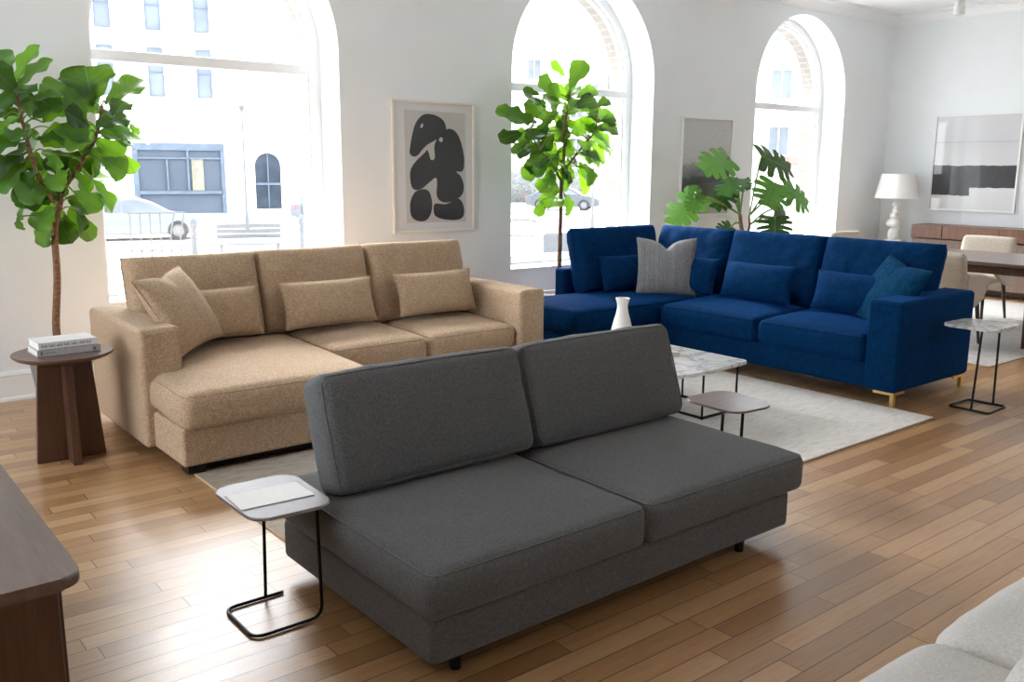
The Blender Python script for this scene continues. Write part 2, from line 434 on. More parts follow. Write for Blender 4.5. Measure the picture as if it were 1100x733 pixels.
def pillow(w, h, t, pinch=.07, chop=0.0, seed=0, N=34, wr=.006, pw=2.4, ex=.52):
    """loose pillow standing in local x (width), y (height), z (thickness), centred"""
    bm = B(); off = Vector((seed*5.1, seed*2.3, 0)); sides = []
    cs = [math.sin(PI/2*(2*i/N-1))*.35+(2*i/N-1)*.65 for i in range(N+1)]
    for s in (-1, 1):
        g = []
        for u in cs:
            row = []
            for v in cs:
                x = w/2*u*(1-pinch*(1-v*v)*abs(u)**3*1.0); y = h/2*v*(1-pinch*(1-u*u)*abs(v)**3*1.0)
                e = max(0, (1-abs(u)**pw)*(1-abs(v)**pw))
                z = s*t/2*e**ex
                rim = max(abs(u), abs(v))
                # radial gathers running from the corners and along the hem
                fold = math.sin(math.atan2(v, u)*22+seed)*wr*.5*max(0, rim-.55)*2*(e**.3)
                z += s*(noise.noise(Vector((x*9, y*9, s*2.0))+off)*wr*1.5*e**.5+fold)
                if chop:
                    c = math.exp(-abs(u/.24)**1.3)*max(0, (v+.25)/1.25)**2.2
                    y -= chop*c; z *= 1-.32*c
                row.append(bm.verts.new((x, y, z)))
            g.append(row)
        sides.append(g)
        for i in range(N):
            for j in range(N): bm.faces.new((g[i][j], g[i+1][j], g[i+1][j+1], g[i][j+1]))
    rim = [sides[1][i][0] for i in range(N+1)]+[sides[1][N][j] for j in range(1, N+1)]+[sides[1][i][N] for i in range(N-1, -1, -1)]+[sides[1][0][j] for j in range(N-1, 0, -1)]
    rim = [v.co.copy() for v in rim]
    bmesh.ops.remove_doubles(bm, verts=bm.verts, dist=1e-5)
    tube(bm, rim, .0045, 6, True)
    return bm
def basis(u, v, c):
    u = Vector(u).normalized(); v = Vector(v); v = (v-u*v.dot(u)).normalized(); n = u.cross(v)
    return Matrix(((u.x, v.x, n.x, c[0]), (u.y, v.y, n.y, c[1]), (u.z, v.z, n.z, c[2]), (0,0,0,1)))

def rboxless(x0, x1, y0, y1, z0, z1):
    bm = B(); box(bm, x0, x1, y0, y1, z0, z1); return bm
M['table_grey'] = plain('grey_lacquer_top', (.29,.27,.285), .42, .05, 8, 0, Specular_IOR_Level=.5)
M['table_brown'] = wood('walnut_small_top', (.105,.072,.064), (.145,.104,.094), (.19,.14,.125), .3, 0)
M['side_body'] = wood('walnut_lower_body', (.16,.11,.085), (.21,.15,.12), (.26,.19,.155), .3, 2)  # paler, greyer walnut for the sideboard carcass
def art_mountain():
    n = NT('misty_mountain_print'); o = n.obj(); s = n.sep(o)
    z = n.math('ADD', s[2], n.math('MULTIPLY', n.math('SUBTRACT', n.noise(n.mapping(o, (1,1,2)), 4, 6, .65), .5), .22))
    z = n.math('ADD', z, n.math('MULTIPLY', s[0], -.10))
    c = n.ramp(n.math('DIVIDE', z, 1.12), [(.06, (.50,.48,.45)), (.17, (.44,.43,.41)), (.20, (.045,.047,.045)), (.33, (.075,.08,.078)), (.34, (.03,.032,.034)), (.41, (.05,.055,.057)), (.43, (.13,.145,.145)), (.54, (.27,.285,.28)), (.57, (.50,.50,.50)), (.62, (.56,.56,.56)), (1, (.60,.60,.605))])
    g = n.ramp(n.noise(o, 60, 4, .7), [(.3, (.7,.7,.7)), (.7, (1.05,1.05,1.05))])
    n.bsdf(n.mix(1.0, c, g, 'MULTIPLY'), .6, None, Coat_Weight=.7, Coat_Roughness=.03); return n.m
M['art_mountain'] = art_mountain()
def art_horizon():
    n = NT('horizon_print'); o = n.obj(); s = n.sep(o)
    x = n.math('ADD', n.math('DIVIDE', s[0], 1.09), .5); z = n.math('DIVIDE', s[2], 1.27)
    wob = n.math('MULTIPLY', n.math('SUBTRACT', n.noise(o, 7, 4, .6), .5), .035)
    zz = n.math('ADD', z, wob)
    right = n.math('GREATER_THAN', n.math('ADD', x, n.math('MULTIPLY', wob, 1.5)), .47)
    low = n.math('ADD', .165, n.math('MULTIPLY', right, .085))
    band = n.math('MULTIPLY', n.math('GREATER_THAN', zz, low), n.math('LESS_THAN', zz, .475))
    wash = n.ramp(n.noise(n.mapping(o, (1,1,.6)), 5, 5, .65), [(.3, (.012,.013,.016)), (.6, (.035,.037,.042)), (.8, (.085,.09,.10))])
    paper = n.ramp(z, [(0, (.66,.66,.66)), (.3, (.68,.68,.68)), (.48, (.60,.595,.60)), (.70, (.55,.555,.575)), (1, (.58,.58,.60))])
    line = n.math('LESS_THAN', n.math('ABSOLUTE', n.math('SUBTRACT', zz, .715)), .008)
    paper = n.mix(n.math('MULTIPLY', line, .5), paper, (.34,.40,.46))
    n.bsdf(n.mix(band, paper, wash), .5, None, Coat_Weight=.9, Coat_Roughness=.02); return n.m
M['art_horizon'] = art_horizon()
FRONT_HOLES = [(8.6, 9.6)]
LEFT_HOLES = [(2.0, 5.6)]
SKY, SUN, EXPO = 6.8, 18.0, 0.38
# ------------------------------------------------------------------ room shell
WINS = [(1.80, 3.71), (5.53, 7.49), (9.29, 11.21)]   # arched openings, left and right jambs
ZB, ZS = .62, 2.53                                       # sill and springing heights
def arch_pts(xl, xr, n=32):
    c = (xl+xr)/2; r = (xr-xl)/2
    return [(c-r*math.cos(PI*k/n), ZS+r*math.sin(PI*k/n)) for k in range(n+1)]
def arched_wall(x0, x1, z0, z1, wins, ya, yb):
    bm = B()
    def q(*p): bm.faces.new([bm.verts.new(v) for v in p])
    for y in (ya, yb):
        xs = [x0]+[x for w in wins for x in w]+[x1]
        for i in range(0, len(xs), 2): q((xs[i],y,z0),(xs[i+1],y,z0),(xs[i+1],y,z1),(xs[i],y,z1))
        for xl, xr in wins:
            q((xl,y,z0),(xr,y,z0),(xr,y,ZB),(xl,y,ZB))
            a = arch_pts(xl, xr)
            for p, r in zip(a, a[1:]): q((p[0],y,p[1]),(r[0],y,r[1]),(r[0],y,z1),(p[0],y,z1))
    for xl, xr in wins:
        loop = [(xl,ZB)]+arch_pts(xl, xr)+[(xr,ZB)]
        for p, r in zip(loop, loop[1:]+loop[:1]): q((p[0],ya,p[1]),(r[0],ya,r[1]),(r[0],yb,r[1]),(p[0],yb,p[1]))
    for p, r in (((x0,z0),(x1,z0)),((x1,z0),(x1,z1)),((x1,z1),(x0,z1)),((x0,z1),(x0,z0))): q((p[0],ya,p[1]),(r[0],ya,r[1]),(r[0],yb,r[1]),(p[0],yb,p[1]))
    bmesh.ops.remove_doubles(bm, verts=bm.verts, dist=1e-5)
    return bm
XL, YF = -4.0, -4.0
struct('wall_back', arched_wall(XL, XR+.25, 0, CEIL+.2, WINS, W, W+.33), M['wall'], 30)
struct('wall_facing', arched_wall(XL, XR+.25, STREET, CEIL+2.5, [(a+.07, b-.07) for a, b in WINS], W+.43, W+.60), M['brick'], 30, 'beige brick outer face of the window wall')
bm = B(); box(bm, XR, XR+.25, YF, W, 0, CEIL+.2); struct('wall_right', bm, M['wall'])
# unseen walls; left opening read off the side light, front one added for fill
def opening_wall(name, horizontal, pos, a0, a1, holes, z0, z1, th=.25):
    bm = B(); cur = a0
    def bx(a, b, c, d):
        if horizontal: box(bm, a, b, pos-th, pos, c, d)
        else: box(bm, pos-th, pos, a, b, c, d)
    for a, b in holes:
        bx(cur, a, 0, CEIL+.2); bx(a, b, 0, z0); bx(a, b, z1, CEIL+.2); cur = b
    bx(cur, a1, 0, CEIL+.2)
    return struct(name, bm, M['wall'])
opening_wall('wall_front', True, YF, XL, XR+.25, FRONT_HOLES, .5, 3.2)
opening_wall('wall_left', False, XL, YF, W, LEFT_HOLES, .5, 3.2)
bm = B(); box(bm, XL-.3, XR+.3, YF-.3, W+.33, -.1, 0); struct('floor', bm, M['floor'])
bm = B(); box(bm, XL-.3, XR+.3, YF-.3, W+.33, CEIL, CEIL+.15); struct('ceiling', bm, M['ceil'])
# crown moulding and skirting, swept profiles
def sweep(prof, a, b, inward):
    bm = B(); a, b, n = Vector(a), Vector(b), Vector(inward)
    r = [[bm.verts.new(p+n*d+Vector((0,0,z))) for d, z in prof] for p in (a, b)]
    k = len(prof)
    for i in range(k): bm.faces.new((r[0][i], r[0][(i+1)%k], r[1][(i+1)%k], r[1][i]))
    bm.faces.new(r[0]); bm.faces.new(r[1][::-1]); return bm
crown = [(0,-.135),(.012,-.135),(.014,-.118),(.03,-.108),(.045,-.085),(.07,-.05),(.10,-.032),(.135,-.026),(.135,-.012),(.15,-.008),(.15,0),(0,0)]
base = [(0,0),(.03,0),(.03,.018),(.02,.028),(.02,.15),(.016,.165),(.022,.18),(.012,.20),(0,.205)]
struct('trim_1', sweep(crown, (XL, W, CEIL), (XR, W, CEIL), (0,-1,0)), M['trim'], 25, 'white crown moulding along the window wall')
struct('trim_2', sweep(crown, (XR, YF, CEIL), (XR, W, CEIL), (-1,0,0)), M['trim'], 25, 'white crown moulding along the right wall')
struct('baseboard_back', sweep(base, (XL, W, 0), (XR, W, 0), (0,-1,0)), M['trim'], 25)
struct('baseboard_right', sweep(base, (XR, YF, 0), (XR, W, 0), (-1,0,0)), M['trim'], 25)
# windows
def arch_outline(xl, xr, zb, inset, n=32):
    a = arch_pts(xl+inset, xr-inset, n)
    return [(xl+inset, zb+inset*.8)]+a+[(xr-inset, zb+inset*.8)]
def ring(xl, xr, i0, i1, ya, yb, bm):
    o, i = arch_outline(xl, xr, ZB, i0), arch_outline(xl, xr, ZB, i1); n = len(o)
    V = lambda L, y: [bm.verts.new((x, y, z)) for x, z in L]
    of, inn, ob, ib = V(o, ya), V(i, ya), V(o, yb), V(i, yb)
    for k in range(n):
        j = (k+1) % n
        for q in ((of[k],of[j],inn[j],inn[k]), (inn[k],inn[j],ib[j],ib[k]), (ib[k],ib[j],ob[j],ob[k]), (ob[k],ob[j],of[j],of[k])): bm.faces.new(q)
for wi, (xl, xr) in enumerate(WINS):
    w = bpy.data.objects.new('window_%d' % (wi+1), None); C.objects.link(w); w.location = ((xl+xr)/2, W+.38, ZB); w['kind'] = 'structure'
    w['label'] = ('wide white arched window behind the tan sofa', 'white arched window behind the slim fig tree', 'white arched window behind the monstera, nearest the corner')[wi]
    inv = Matrix.Translation((-(xl+xr)/2, -(W+.38), -ZB))
    bm = B(); ring(xl, xr, -.002, .085, W+.33, W+.43, bm); ring(xl, xr, .085, .105, W+.365, W+.42, bm)
    bm.transform(inv); obj('window_frame', bm, M['frame_white'], w, 30)
    bm = rbox(xl+.08, xr-.08, W+.325, W+.43, 2.35, 2.43, .006, 2); bm.transform(inv); obj('transom_bar', bm, M['frame_white'], w)
    for up in (0, 1):
        bm = B()
        if up: loop = [(x, z) for x, z in arch_pts(xl+.10, xr-.10) if z > 2.42]; loop = [(xl+.10, 2.425)]+loop+[(xr-.10, 2.425)]
        else: loop = [(xl+.10, ZB+.09), (xl+.10, 2.36), (xr-.10, 2.36), (xr-.10, ZB+.09)]
        bm.faces.new([bm.verts.new((x, W+.395, z)) for x, z in loop]); bm.transform(inv); obj('pane', bm, M['glass'], w, 0)
    bm = rbox(xl-.004, xr+.004, W-.012, W+.335, ZB-.03, ZB+.004, .008, 2); bm.transform(inv); obj('window_sill', bm, M['frame_white'], w)

# ceiling spotlight
t = thing('track_spotlight', 'white cylindrical ceiling spotlight above the dining end of the room', 'spotlight', (10.9, 5.30, CEIL))
bm = B(); lathe(bm, [(0,0),(.05,0),(.05,-.02),(0,-.02)], 20); obj('ceiling_plate', bm, M['white_metal'], t)
bm = B(); tube(bm, [(0,0,-.01),(0,0,-.17)], .012); obj('stem', bm, M['white_metal'], t)
bm = B(); lathe(bm, [(0,-.16),(.045,-.16),(.052,-.168),(.054,-.22),(.060,-.224),(.060,-.325),(.05,-.325),(.045,-.31),(0,-.31)], 24)
hd = obj('spot_head', bm, M['white_metal'], t)

# ------------------------------------------------------------------ street outside
bm = B(); box(bm, -60, 110, W+.6, 140, STREET-.2, STREET-.12); struct('street', bm, M['street'])
bm = B(); box(bm, -60, 110, W+.6, 27.0, STREET-.12, STREET); struct('sidewalk', bm, M['pave'])
FO = Vector((17.55, 46.2, 0)); FANG = math.atan2(-.269, .963)
fb = thing('street_building', 'pale rendered building across the street seen through the left window', 'building', FO, FANG)
bm = B(); box(bm, -30, 7.2, 0, 8, STREET-.12, 13.5); 
for z0, z1, d in ((7.75, 7.95, .12), (3.55, 3.75, .18), (13.2, 13.7, .3)): box(bm, -30, 7.25, -d, 0, z0, z1)
obj('wall', bm, M['facade'], fb)
for s0 in (-11.3, -8.0, -4.98, -2.72, -.47, 4.6):
    f_ = 0
    for zb, zt in ((4.96, 7.25), (8.1, 10.4), (10.9, 12.6)):
        x0, x1 = s0, s0+.66
        bm = B()
        for a in ((x0-.03, x0+.03, zb, zt), (x1-.03, x1+.03, zb, zt), (x0, x1, zb-.03, zb+.03), (x0, x1, zt-.03, zt+.03), (x0, x1, (zb+zt)/2-.03, (zb+zt)/2+.03)): box(bm, a[0], a[1], -.05, .02, a[2], a[3])
        fr = obj('window', bm, M['out_frame'], fb)
        bm = B(); box(bm, x0+.03, x1-.03, -.02, .03, zb+.03, zt-.03); obj('pane', bm, M['out_glass'], fr)
# shopfront across the street
bm = B()
for a in ((-3.75, .6, 2.35, 2.70), (-3.75, -3.5, STREET, 2.4), (.42, .62, STREET, 2.4), (-3.6, .5, .18, .34), (-1.22, -1.12, .3, 2.35), (-2.2, -2.12, .3, 1.95), (-3.5, .4, 1.92, 2.0)): box(bm, a[0], a[1], -.16, .02, a[2], a[3])
shop = obj('shop_front', bm, M['out_frame'], fb)
bm = B(); box(bm, -3.5, .45, -.05, .04, STREET, 2.4); obj('shop_pane', bm, M['shop_glass'], shop)
bm = B(); box(bm, -1.0, -.43, -.12, -.05, .36, 1.95); obj('window_display', bm, M['shop_display'], shop)
# arched door
bm = B(); pts = [(2.12, STREET+.2)]+[(2.77-.65*math.cos(PI*k/16), 1.62+.65*math.sin(PI*k/16)) for k in range(17)]+[(3.42, STREET+.2)]
prism([(x, z) for x, z in pts], -.04, .05, 0, 2, bm); bm.transform(Matrix(((1,0,0,0),(0,0,1,0),(0,1,0,0),(0,0,0,1))))
d = obj('arched_door', bm, M['door_glass'], fb)
bm = B(); box(bm, 2.12, 3.42, -.1, .02, .62, .74); box(bm, 2.74, 2.80, -.1, .02, STREET+.2, 2.2); obj('door_bars', bm, M['out_frame'], d)
for z0, s in ((3.0, 1.4), (5.6, 1.4)):
    bm = B(); box(bm, s, s+1.1, -.25, 0, z0, z0+.14); obj('stone_ledge', bm, M['facade2'], fb)

def side_building(name, label, loc, rz, w, h, cols, rows, zw, mat):
    t = thing(name, label, 'building', loc, rz)
    bm = B(); box(bm, -w/2, w/2, 0, 8, STREET-.12, h); box(bm, -w/2, w/2, -.15, 0, 4.1, 4.3); obj('wall', bm, mat, t)
    for i in range(cols):
        for j in range(rows):
            x = -w/2+(i+.5)*w/cols; z = zw+j*3.2
            bm = B()
            for a in ((x-.62, x-.54, z, z+1.7), (x+.54, x+.62, z, z+1.7), (x-.6, x+.6, z-.06, z+.04), (x-.6, x+.6, z+1.62, z+1.74), (x-.03, x+.03, z, z+1.7), (x-.75, x+.75, z-.2, z-.06)): box(bm, a[0], a[1], -.08, .02, a[2], a[3])
            f = obj('window', bm, M['facade2'], t)
            bm = B(); box(bm, x-.56, x+.56, -.02, .03, z+.02, z+1.64); obj('pane', bm, M['out_glass'], f)
    return t
side_building('corner_building', 'pale stone building beyond the right arched window', (47, 31.0, 0), math.radians(-57), 26, 13, 8, 4, 2.4, M['facade2'])
side_building('far_building', 'distant white building closing the street in the middle window', (50, 62, 0), math.radians(-38), 22, 11, 6, 3, 2.6, M['facade'])
# awning on the corner building and things down the street
bm = B(); box(bm, -1.6, 1.6, -.9, 0, 0, .5); bmesh.ops.translate(bm, verts=[v for v in bm.verts if v.co.y < -.5 and v.co.z > .2], vec=(0,0,-.38))
o = obj('shop_awning', bm, M['redcloth']); o.location = (46.6, 31.2, 1.85); o.rotation_euler = (0,0,math.radians(-57)); tag(o, 'faded red shop awning low in the right arched window', 'awning')
bm = B(); bmesh.ops.create_grid(bm, x_segments=30, y_segments=4, size=.5)
bmesh.ops.scale(bm, vec=(13, 1.6, 1), verts=bm.verts)
g = bmesh.ops.extrude_face_region(bm, geom=bm.faces[:]); bmesh.ops.translate(bm, verts=[v for v in g['geom'] if isinstance(v, bmesh.types.BMVert)], vec=(0,0,2.3))
for v in bm.verts:
    if v.co.z > .5: v.co += noise.noise_vector(v.co*1.1)*.5
o = obj('street_hedge', bm, M['hedge'], None, 180); o.location = (41.5, 53.5, STREET-.1); o.rotation_euler = (0,0,math.radians(-40)); tag(o, 'grey green clipped hedge far down the street behind the slim fig tree', 'hedge')
bm = rbox(-1.0, 1.0, -.5, .5, 0, .9, .08); box(bm, -1.05, 1.05, -.55, .55, .86, .98)
o = obj('street_kiosk', bm, M['redcloth']); o.location = (31.5, 41.5, STREET-.12); o.rotation_euler = (0,0,math.radians(-40)); tag(o, 'low red street stall at the left edge of the middle window', 'stall')

def car(name, label, loc, rz, paint, L=4.5, lamp=None):
    t = thing(name, label, 'car', loc, rz)
    # side profile, nose at +x
    prof = [(-2.2,.32),(-2.22,.62),(-2.12,.86),(-1.75,.95),(-1.25,1.28),(-.6,1.43),(.1,1.43),(.65,1.25),(1.2,.93),(1.85,.82),(2.18,.66),(2.25,.45),(2.2,.28),(1.75,.22),(-1.75,.22)]
    bm = B(); ws = (-.86, -.80, 0, .80, .86); rings = []
    for y in (-.88, -.83, .83, .88):
        k = 1 if abs(y) < .85 else .0
        rings.append([bm.verts.new((x, y*(1 if z < .95 else 1-(z-.95)*.42), z if k else (z-.7)*.94+.7)) for x, z in prof])
    n = len(prof)
    for a, b in zip(rings, rings[1:]):
        for i in range(n): bm.faces.new((a[i], a[(i+1)%n], b[(i+1)%n], b[i]))
    bm.faces.new(rings[0]); bm.faces.new(rings[-1][::-1])
    obj('body', bm, paint, t, 40)
    for s in (-1, 1):
        for pts in ([(-1.35,.98),(-.95,1.25),(-.50,1.34),(-.42,1.34),(-.42,.96)], [(-.34,.96),(-.34,1.35),(.08,1.35),(.55,1.20),(1.0,.95)]):
            bm = B(); vs = [bm.verts.new((x, s*(.885*(1 if z < .95 else 1-(z-.95)*.42)), z)) for x, z in pts]; bm.faces.new(vs)
            obj('side_window', bm, M['out_glass'], t, 0)
    for x in (-1.32, 1.36):
        for y in (-.83, .83):
            bm = B(); lathe(bm, [(.21,-.1),(.31,-.1),(.33,-.07),(.33,.07),(.31,.1),(.21,.1)], 28); bm.transform(Matrix.Translation((x, y, .33)) @ Matrix.Rotation(PI/2, 4, 'X'))
            wh = obj('wheel', bm, M['tyre'], t)
            bm = B(); lathe(bm, [(0,-.06),(.06,-.075),(.21,-.055),(.21,.055),(.06,.075),(0,.06)], 20); bm.transform(Matrix.Translation((x, y, .33)) @ Matrix.Rotation(PI/2, 4, 'X'))
            obj('rim', bm, M['rim'], wh)
    for s in (-1, 1):
        bm = rbox(-2.24, -2.12, s*.7-.14, s*.7+.14, .62, .8, .02, 2); obj('tail_light', bm, M['redlight'], t)
    return t
car('silver_car', 'silver saloon car parked outside the left window', (9.55, 32.6, STREET-.12), FANG, M['car'])
car('dark_car', 'dark car half hidden at the right edge of the left window', (20.4, 38.6, STREET-.12), math.radians(28), M['car_dark'])
car('parked_car', 'dark parked car glimpsed behind the slim fig tree trunk', (37.5, 41.5, STREET-.12), math.radians(-50), M['car_dark'])

def rail_rack(t):
    bm = B()
    for k in range(5): tube(bm, [(k*.22, 0, 0), (k*.22, 0, .92)], .018)
    obj('upright', bm, M['street_metal'], t)
t = thing('slatted_street_chair', 'grey metal slatted chair on the pavement behind the left end of the tan sofa', 'chair', (6.25, 19.9, STREET), math.radians(-20))
bm = B()
for k in range(6): tube(bm, smoothcurve([(-.5+k*.2, 0, .45), (-.5+k*.2, .06, .9), (-.5+k*.2+(.10 if k > 3 else 0), .16, 1.42)], 4), .017, 6)
tube(bm, [(-.55,.15,1.40),(.62,.15,1.40)], .022, 6); tube(bm, [(-.52,.02,.6),(.55,.02,.6)], .018, 6)
obj('backrest', bm, M['street_metal'], t)
bm = B(); 
for k in range(5): box(bm, -.52, .55, -.5+k*.1, -.43+k*.1, .44, .47)
obj('seat', bm, M['street_metal'], t)
for x in (-.5, .53):
    for y in (-.45, .02):
        bm = B(); tube(bm, [(x,y,0),(x,y,.45)], .02, 6); obj('leg', bm, M['street_metal'], t)
def bollard(loc, label, grp):
    t = thing('street_bollard', label, 'bollard', loc, 0, grp)
    bm = B(); lathe(bm, [(0,0),(.14,0),(.14,.1),(.08,.16),(.065,.6),(.10,.66),(.07,.72),(.07,.82),(.11,.88),(.10,.98),(.05,1.06),(0,1.08)], 18); obj('post', bm, M['street_metal'], t)
    return t
b0 = bollard((8.3, 23.4, STREET), 'grey bollard outside, left of the street bench', 'bollards on the pavement')
dup(b0, (11.3, 23.3, STREET), 0, 'grey bollard outside, right of the street bench', 'bollards on the pavement')
t = thing('street_bench', 'grey plank bench on the pavement outside the left window', 'bench', (9.35, 22.3, STREET), math.radians(-20))
bm = B()
for k in range(4): box(bm, -.8, .8, -.25+k*.12, -.15+k*.12, .42, .46)
obj('seat', bm, M['street_metal'], t)
bm = B()
for k in range(3): box(bm, -.8, .8, .24+k*.02, .27+k*.02, .56+k*.13, .67+k*.13)
obj('backrest', bm, M['street_metal'], t)
for x in (-.7, .7):
    bm = B(); box(bm, x-.03, x+.03, -.22, .3, 0, .43); obj('leg', bm, M['street_metal'], t)
def lamp_post(loc, label, h):
    t = thing('street_lamp', label, 'street lamp', loc, 0)
    bm = B(); lathe(bm, [(0,0),(.09,0),(.07,.5),(.045,.6),(.032,h),(0,h)], 14); obj('post', bm, M['street_metal'], t)
    bm = B(); lathe(bm, [(0,h+.30),(.06,h+.27),(.13,h+.18),(.11,h+.14),(.05,h),(0,h)], 16); obj('lantern', bm, M['street_metal'], t)
    bm = B(); tube(bm, [(-.4,0,h-.3),(.4,0,h-.3)], .025, 6); obj('crossbar', bm, M['street_metal'], t)
lamp_post((14.6, 35.0, STREET-.1), 'tall thin street lamp between shopfront and arched door', 4.6)
lamp_post((23.9, 24.8, STREET), 'grey street lamp right of the slim fig tree in the middle window', 5.2)
t = thing('cafe_chair', 'grey metal cafe chair outside the middle window sill', 'chair', (13.55, 16.4, STREET), math.radians(-35))
bm = B()
for k in range(4): tube(bm, [(-.3+k*.2, .22, .8), (-.3+k*.2, .26, 1.16)], .012, 6)
tube(bm, smoothcurve([(-.34,-.3,.92),(-.36,.1,.96),(-.3,.28,1.16),(.3,.28,1.16),(.36,.1,.96),(.34,-.3,.92)], 5), .025, 8); tube(bm, [(-.32,.22,.82),(.32,.22,.82)], .02)
obj('backrest', bm, M['street_metal'], t)
bm = rbox(-.36, .36, -.34, .3, .40, .80, .02, 2); obj('seat', bm, M['facade2'], t)
for x in (-.33, .33):
    for y in (-.3, .25):
        bm = B(); tube(bm, [(x,y,0),(x,y,.42)], .018, 6); obj('leg', bm, M['street_metal'], t)
t = thing('planter_box', 'low grey planter beside the outdoor cafe chair', 'planter', (14.9, 16.4, STREET), math.radians(-35))
bm = rbox(-.55, .55, -.2, .2, 0, .82, .015, 2); obj('box', bm, M['street_metal'], t)
bm = B(); box(bm, -.5, .5, -.16, .16, .80, .83); obj('soil', bm, M['soil'], t)
# ------------------------------------------------------------------ furniture
def inv_of(t): return (Matrix.Translation(t.location) @ Matrix.Rotation(t.rotation_euler.z, 4, 'Z')).inverted()
def wobj(name, bm, mat, t, smooth=35):
    bm.transform(inv_of(t)); return obj(name, bm, mat, t, smooth)
def laid(bm, x, y, z, tilt=0.0):
    bm.transform(Matrix.Translation((x, y, z)) @ Matrix.Rotation(tilt, 4, 'X')); return bm
def stood(bm, u, v, c):
    bm.transform(basis(u, v, c)); return bm
def loose(name, label, cat, bm, mat, u, v, c, group=None):
    """a loose pillow: its mesh keeps local axes, the object carries the pose"""
    o = obj(name, bm, mat, None, 180); o.matrix_world = basis(u, v, c); tag(o, label, cat, group); return o
def sub_fabric(bm, r=.022, seg=4): bevel(bm, r, seg); return bm

# --- tan sectional with chaise
t = thing('tan_sectional_sofa', 'tan boucle sectional sofa with a chaise, below the left arched window', 'sofa', (2.88, 5.25, 0))
bm = B(); box(bm, 1.66, 4.11, 5.06, 5.96, .06, .30); sub_fabric(bm); box(bm, 1.50, 2.58, 4.53, 5.1, .06, .268)
sub = B(); box(sub, 1.485, 2.59, 4.525, 5.10, .06, .268); sub_fabric(sub, .02)
bm2 = B(); box(bm2, 1.66, 4.11, 5.06, 5.96, .06, .30); sub_fabric(bm2)
wobj('sofa_base', bm2, M['tan'], t); wobj('chaise_base', sub, M['tan'], t); bm.free()
for x0, x1 in ((1.435, 1.665), (4.10, 4.33)):
    wobj('armrest', sub_fabric(rboxless(x0, x1, 4.97, 5.98, .06, .73), .03, 5), M['tan'], t)
wobj('back_frame', sub_fabric(rboxless(1.66, 4.11, 5.85, 5.98, .06, .71), .03, 4), M['tan'], t)
wobj('chaise_cushion', laid(cushion(1.125, 1.26, .20, .06, .03, 0, .012, .005, 1, 1), 2.045, 5.115, .272, .030), M['tan'], t, 180)
for k, (x0, x1) in enumerate(((2.605, 3.335), (3.345, 4.105))):
    wobj('seat_cushion', laid(cushion(x1-x0, .80, .185, .055, .03, 0, .012, .004, 2+k, 1), (x0+x1)/2, 5.42, .30, .03), M['tan'], t, 180)
for k, (x, bw) in enumerate(((2.02, .835), (2.845, .825), (3.685, .85))):
    wobj('back_cushion', stood(pillow(bw, .565+.008*k, .245, .012, 0, 5+k, 40, .007, 9, .30), (1, .0, 0), (0, .15, .54), (x, 5.735, .765)), M['tan'], t, 180)
for x in (1.56, 4.2):
    for y in (4.60 if x < 2 else 5.1, 5.85):
        wobj('foot', rbox(x-.05, x+.05, y-.05, y+.05, .0125 if y < 4.7 else 0, .065, .008), M['iron'], t)
wobj('plinth', rbox(1.62, 2.5, 4.60, 4.66, .0125, .062, .005), M['iron'], t)
# loose pillows of the tan sofa
for k, (x, l) in enumerate(((2.00, 'tan lumbar pillow partly behind the tilted square pillow on the tan sofa'), (2.835, 'middle tan lumbar pillow on the tan sofa'), (3.70, 'tan lumbar pillow nearest the right arm of the tan sofa'))):
    loose('lumbar_pillow', l, 'pillow', pillow(.68, .31, .16, .05, 0, 11+k), M['tan'], (1, .02*(k-1), 0), (0, .10, .31), (x, 5.47, .700), 'lumbar pillows on the tan sofa')
loose('throw_pillow', 'square tan throw pillow slumped against the left arm of the tan sofa', 'pillow', pillow(.53, .50, .19, .07, .03, 21), M['tan'], (.385, .35, .03), (-.35, .0, .365), (1.785, 5.33, .765))

# --- navy corner sofa
t = thing('navy_corner_sofa', 'navy blue velvet corner sofa with brass legs, in front of the middle and right windows', 'sofa', (6.1, 4.7, 0))
wobj('sofa_base', sub_fabric(rboxless(5.80, 6.80, 3.22, 6.10, .10, .285)), M['navy'], t)
wobj('chaise_base', sub_fabric(rboxless(4.83, 5.85, 5.18, 6.10, .10, .285)), M['navy'], t)
wobj('armrest', sub_fabric(rboxless(5.77, 6.84, 3.0, 3.245, .10, .73), .03, 5), M['navy'], t)
wobj('back_frame', sub_fabric(rboxless(6.71, 6.85, 3.2, 6.17, .10, .69), .025), M['navy'], t)
wobj('back_frame', sub_fabric(rboxless(5.49, 6.84, 6.04, 6.18, .10, .70), .025), M['navy'], t)
wobj('chaise_cushion', laid(cushion(1.86, .86, .20, .06, .02, 0, .012, .004, 31, 1), 5.72, 5.58, .285, .0), M['navy'], t, 180)
for k, (y0, y1) in enumerate(((3.252, 4.145), (4.155, 5.14))):
    bm = cushion(y1-y0, .88, .195, .06, .035, 0, .014, .004, 33+k, 1); bm.transform(Matrix.Translation((6.20, (y0+y1)/2, .285)) @ Matrix.Rotation(-PI/2, 4, 'Z') @ Matrix.Rotation(.03, 4, 'X'))
    wobj('seat_cushion', bm, M['navy'], t, 180)
for k, (y0, y1) in enumerate(((3.19, 4.115), (4.125, 5.045), (5.055, 5.90))):
    wobj('back_cushion', stood(pillow(y1-y0+.015, .59, .245, .012, 0, 36+k, 40, .007, 9, .30), (0, -1, 0), (.16, 0, .55), (6.605, (y0+y1)/2, .775)), M['navy'], t, 180)
wobj('back_cushion', stood(pillow(1.05, .59, .245, .012, 0, 39, 40, .007, 9, .30), (1, 0, 0), (0, .13, .55), (6.06, 5.965, .775)), M['navy'], t, 180)
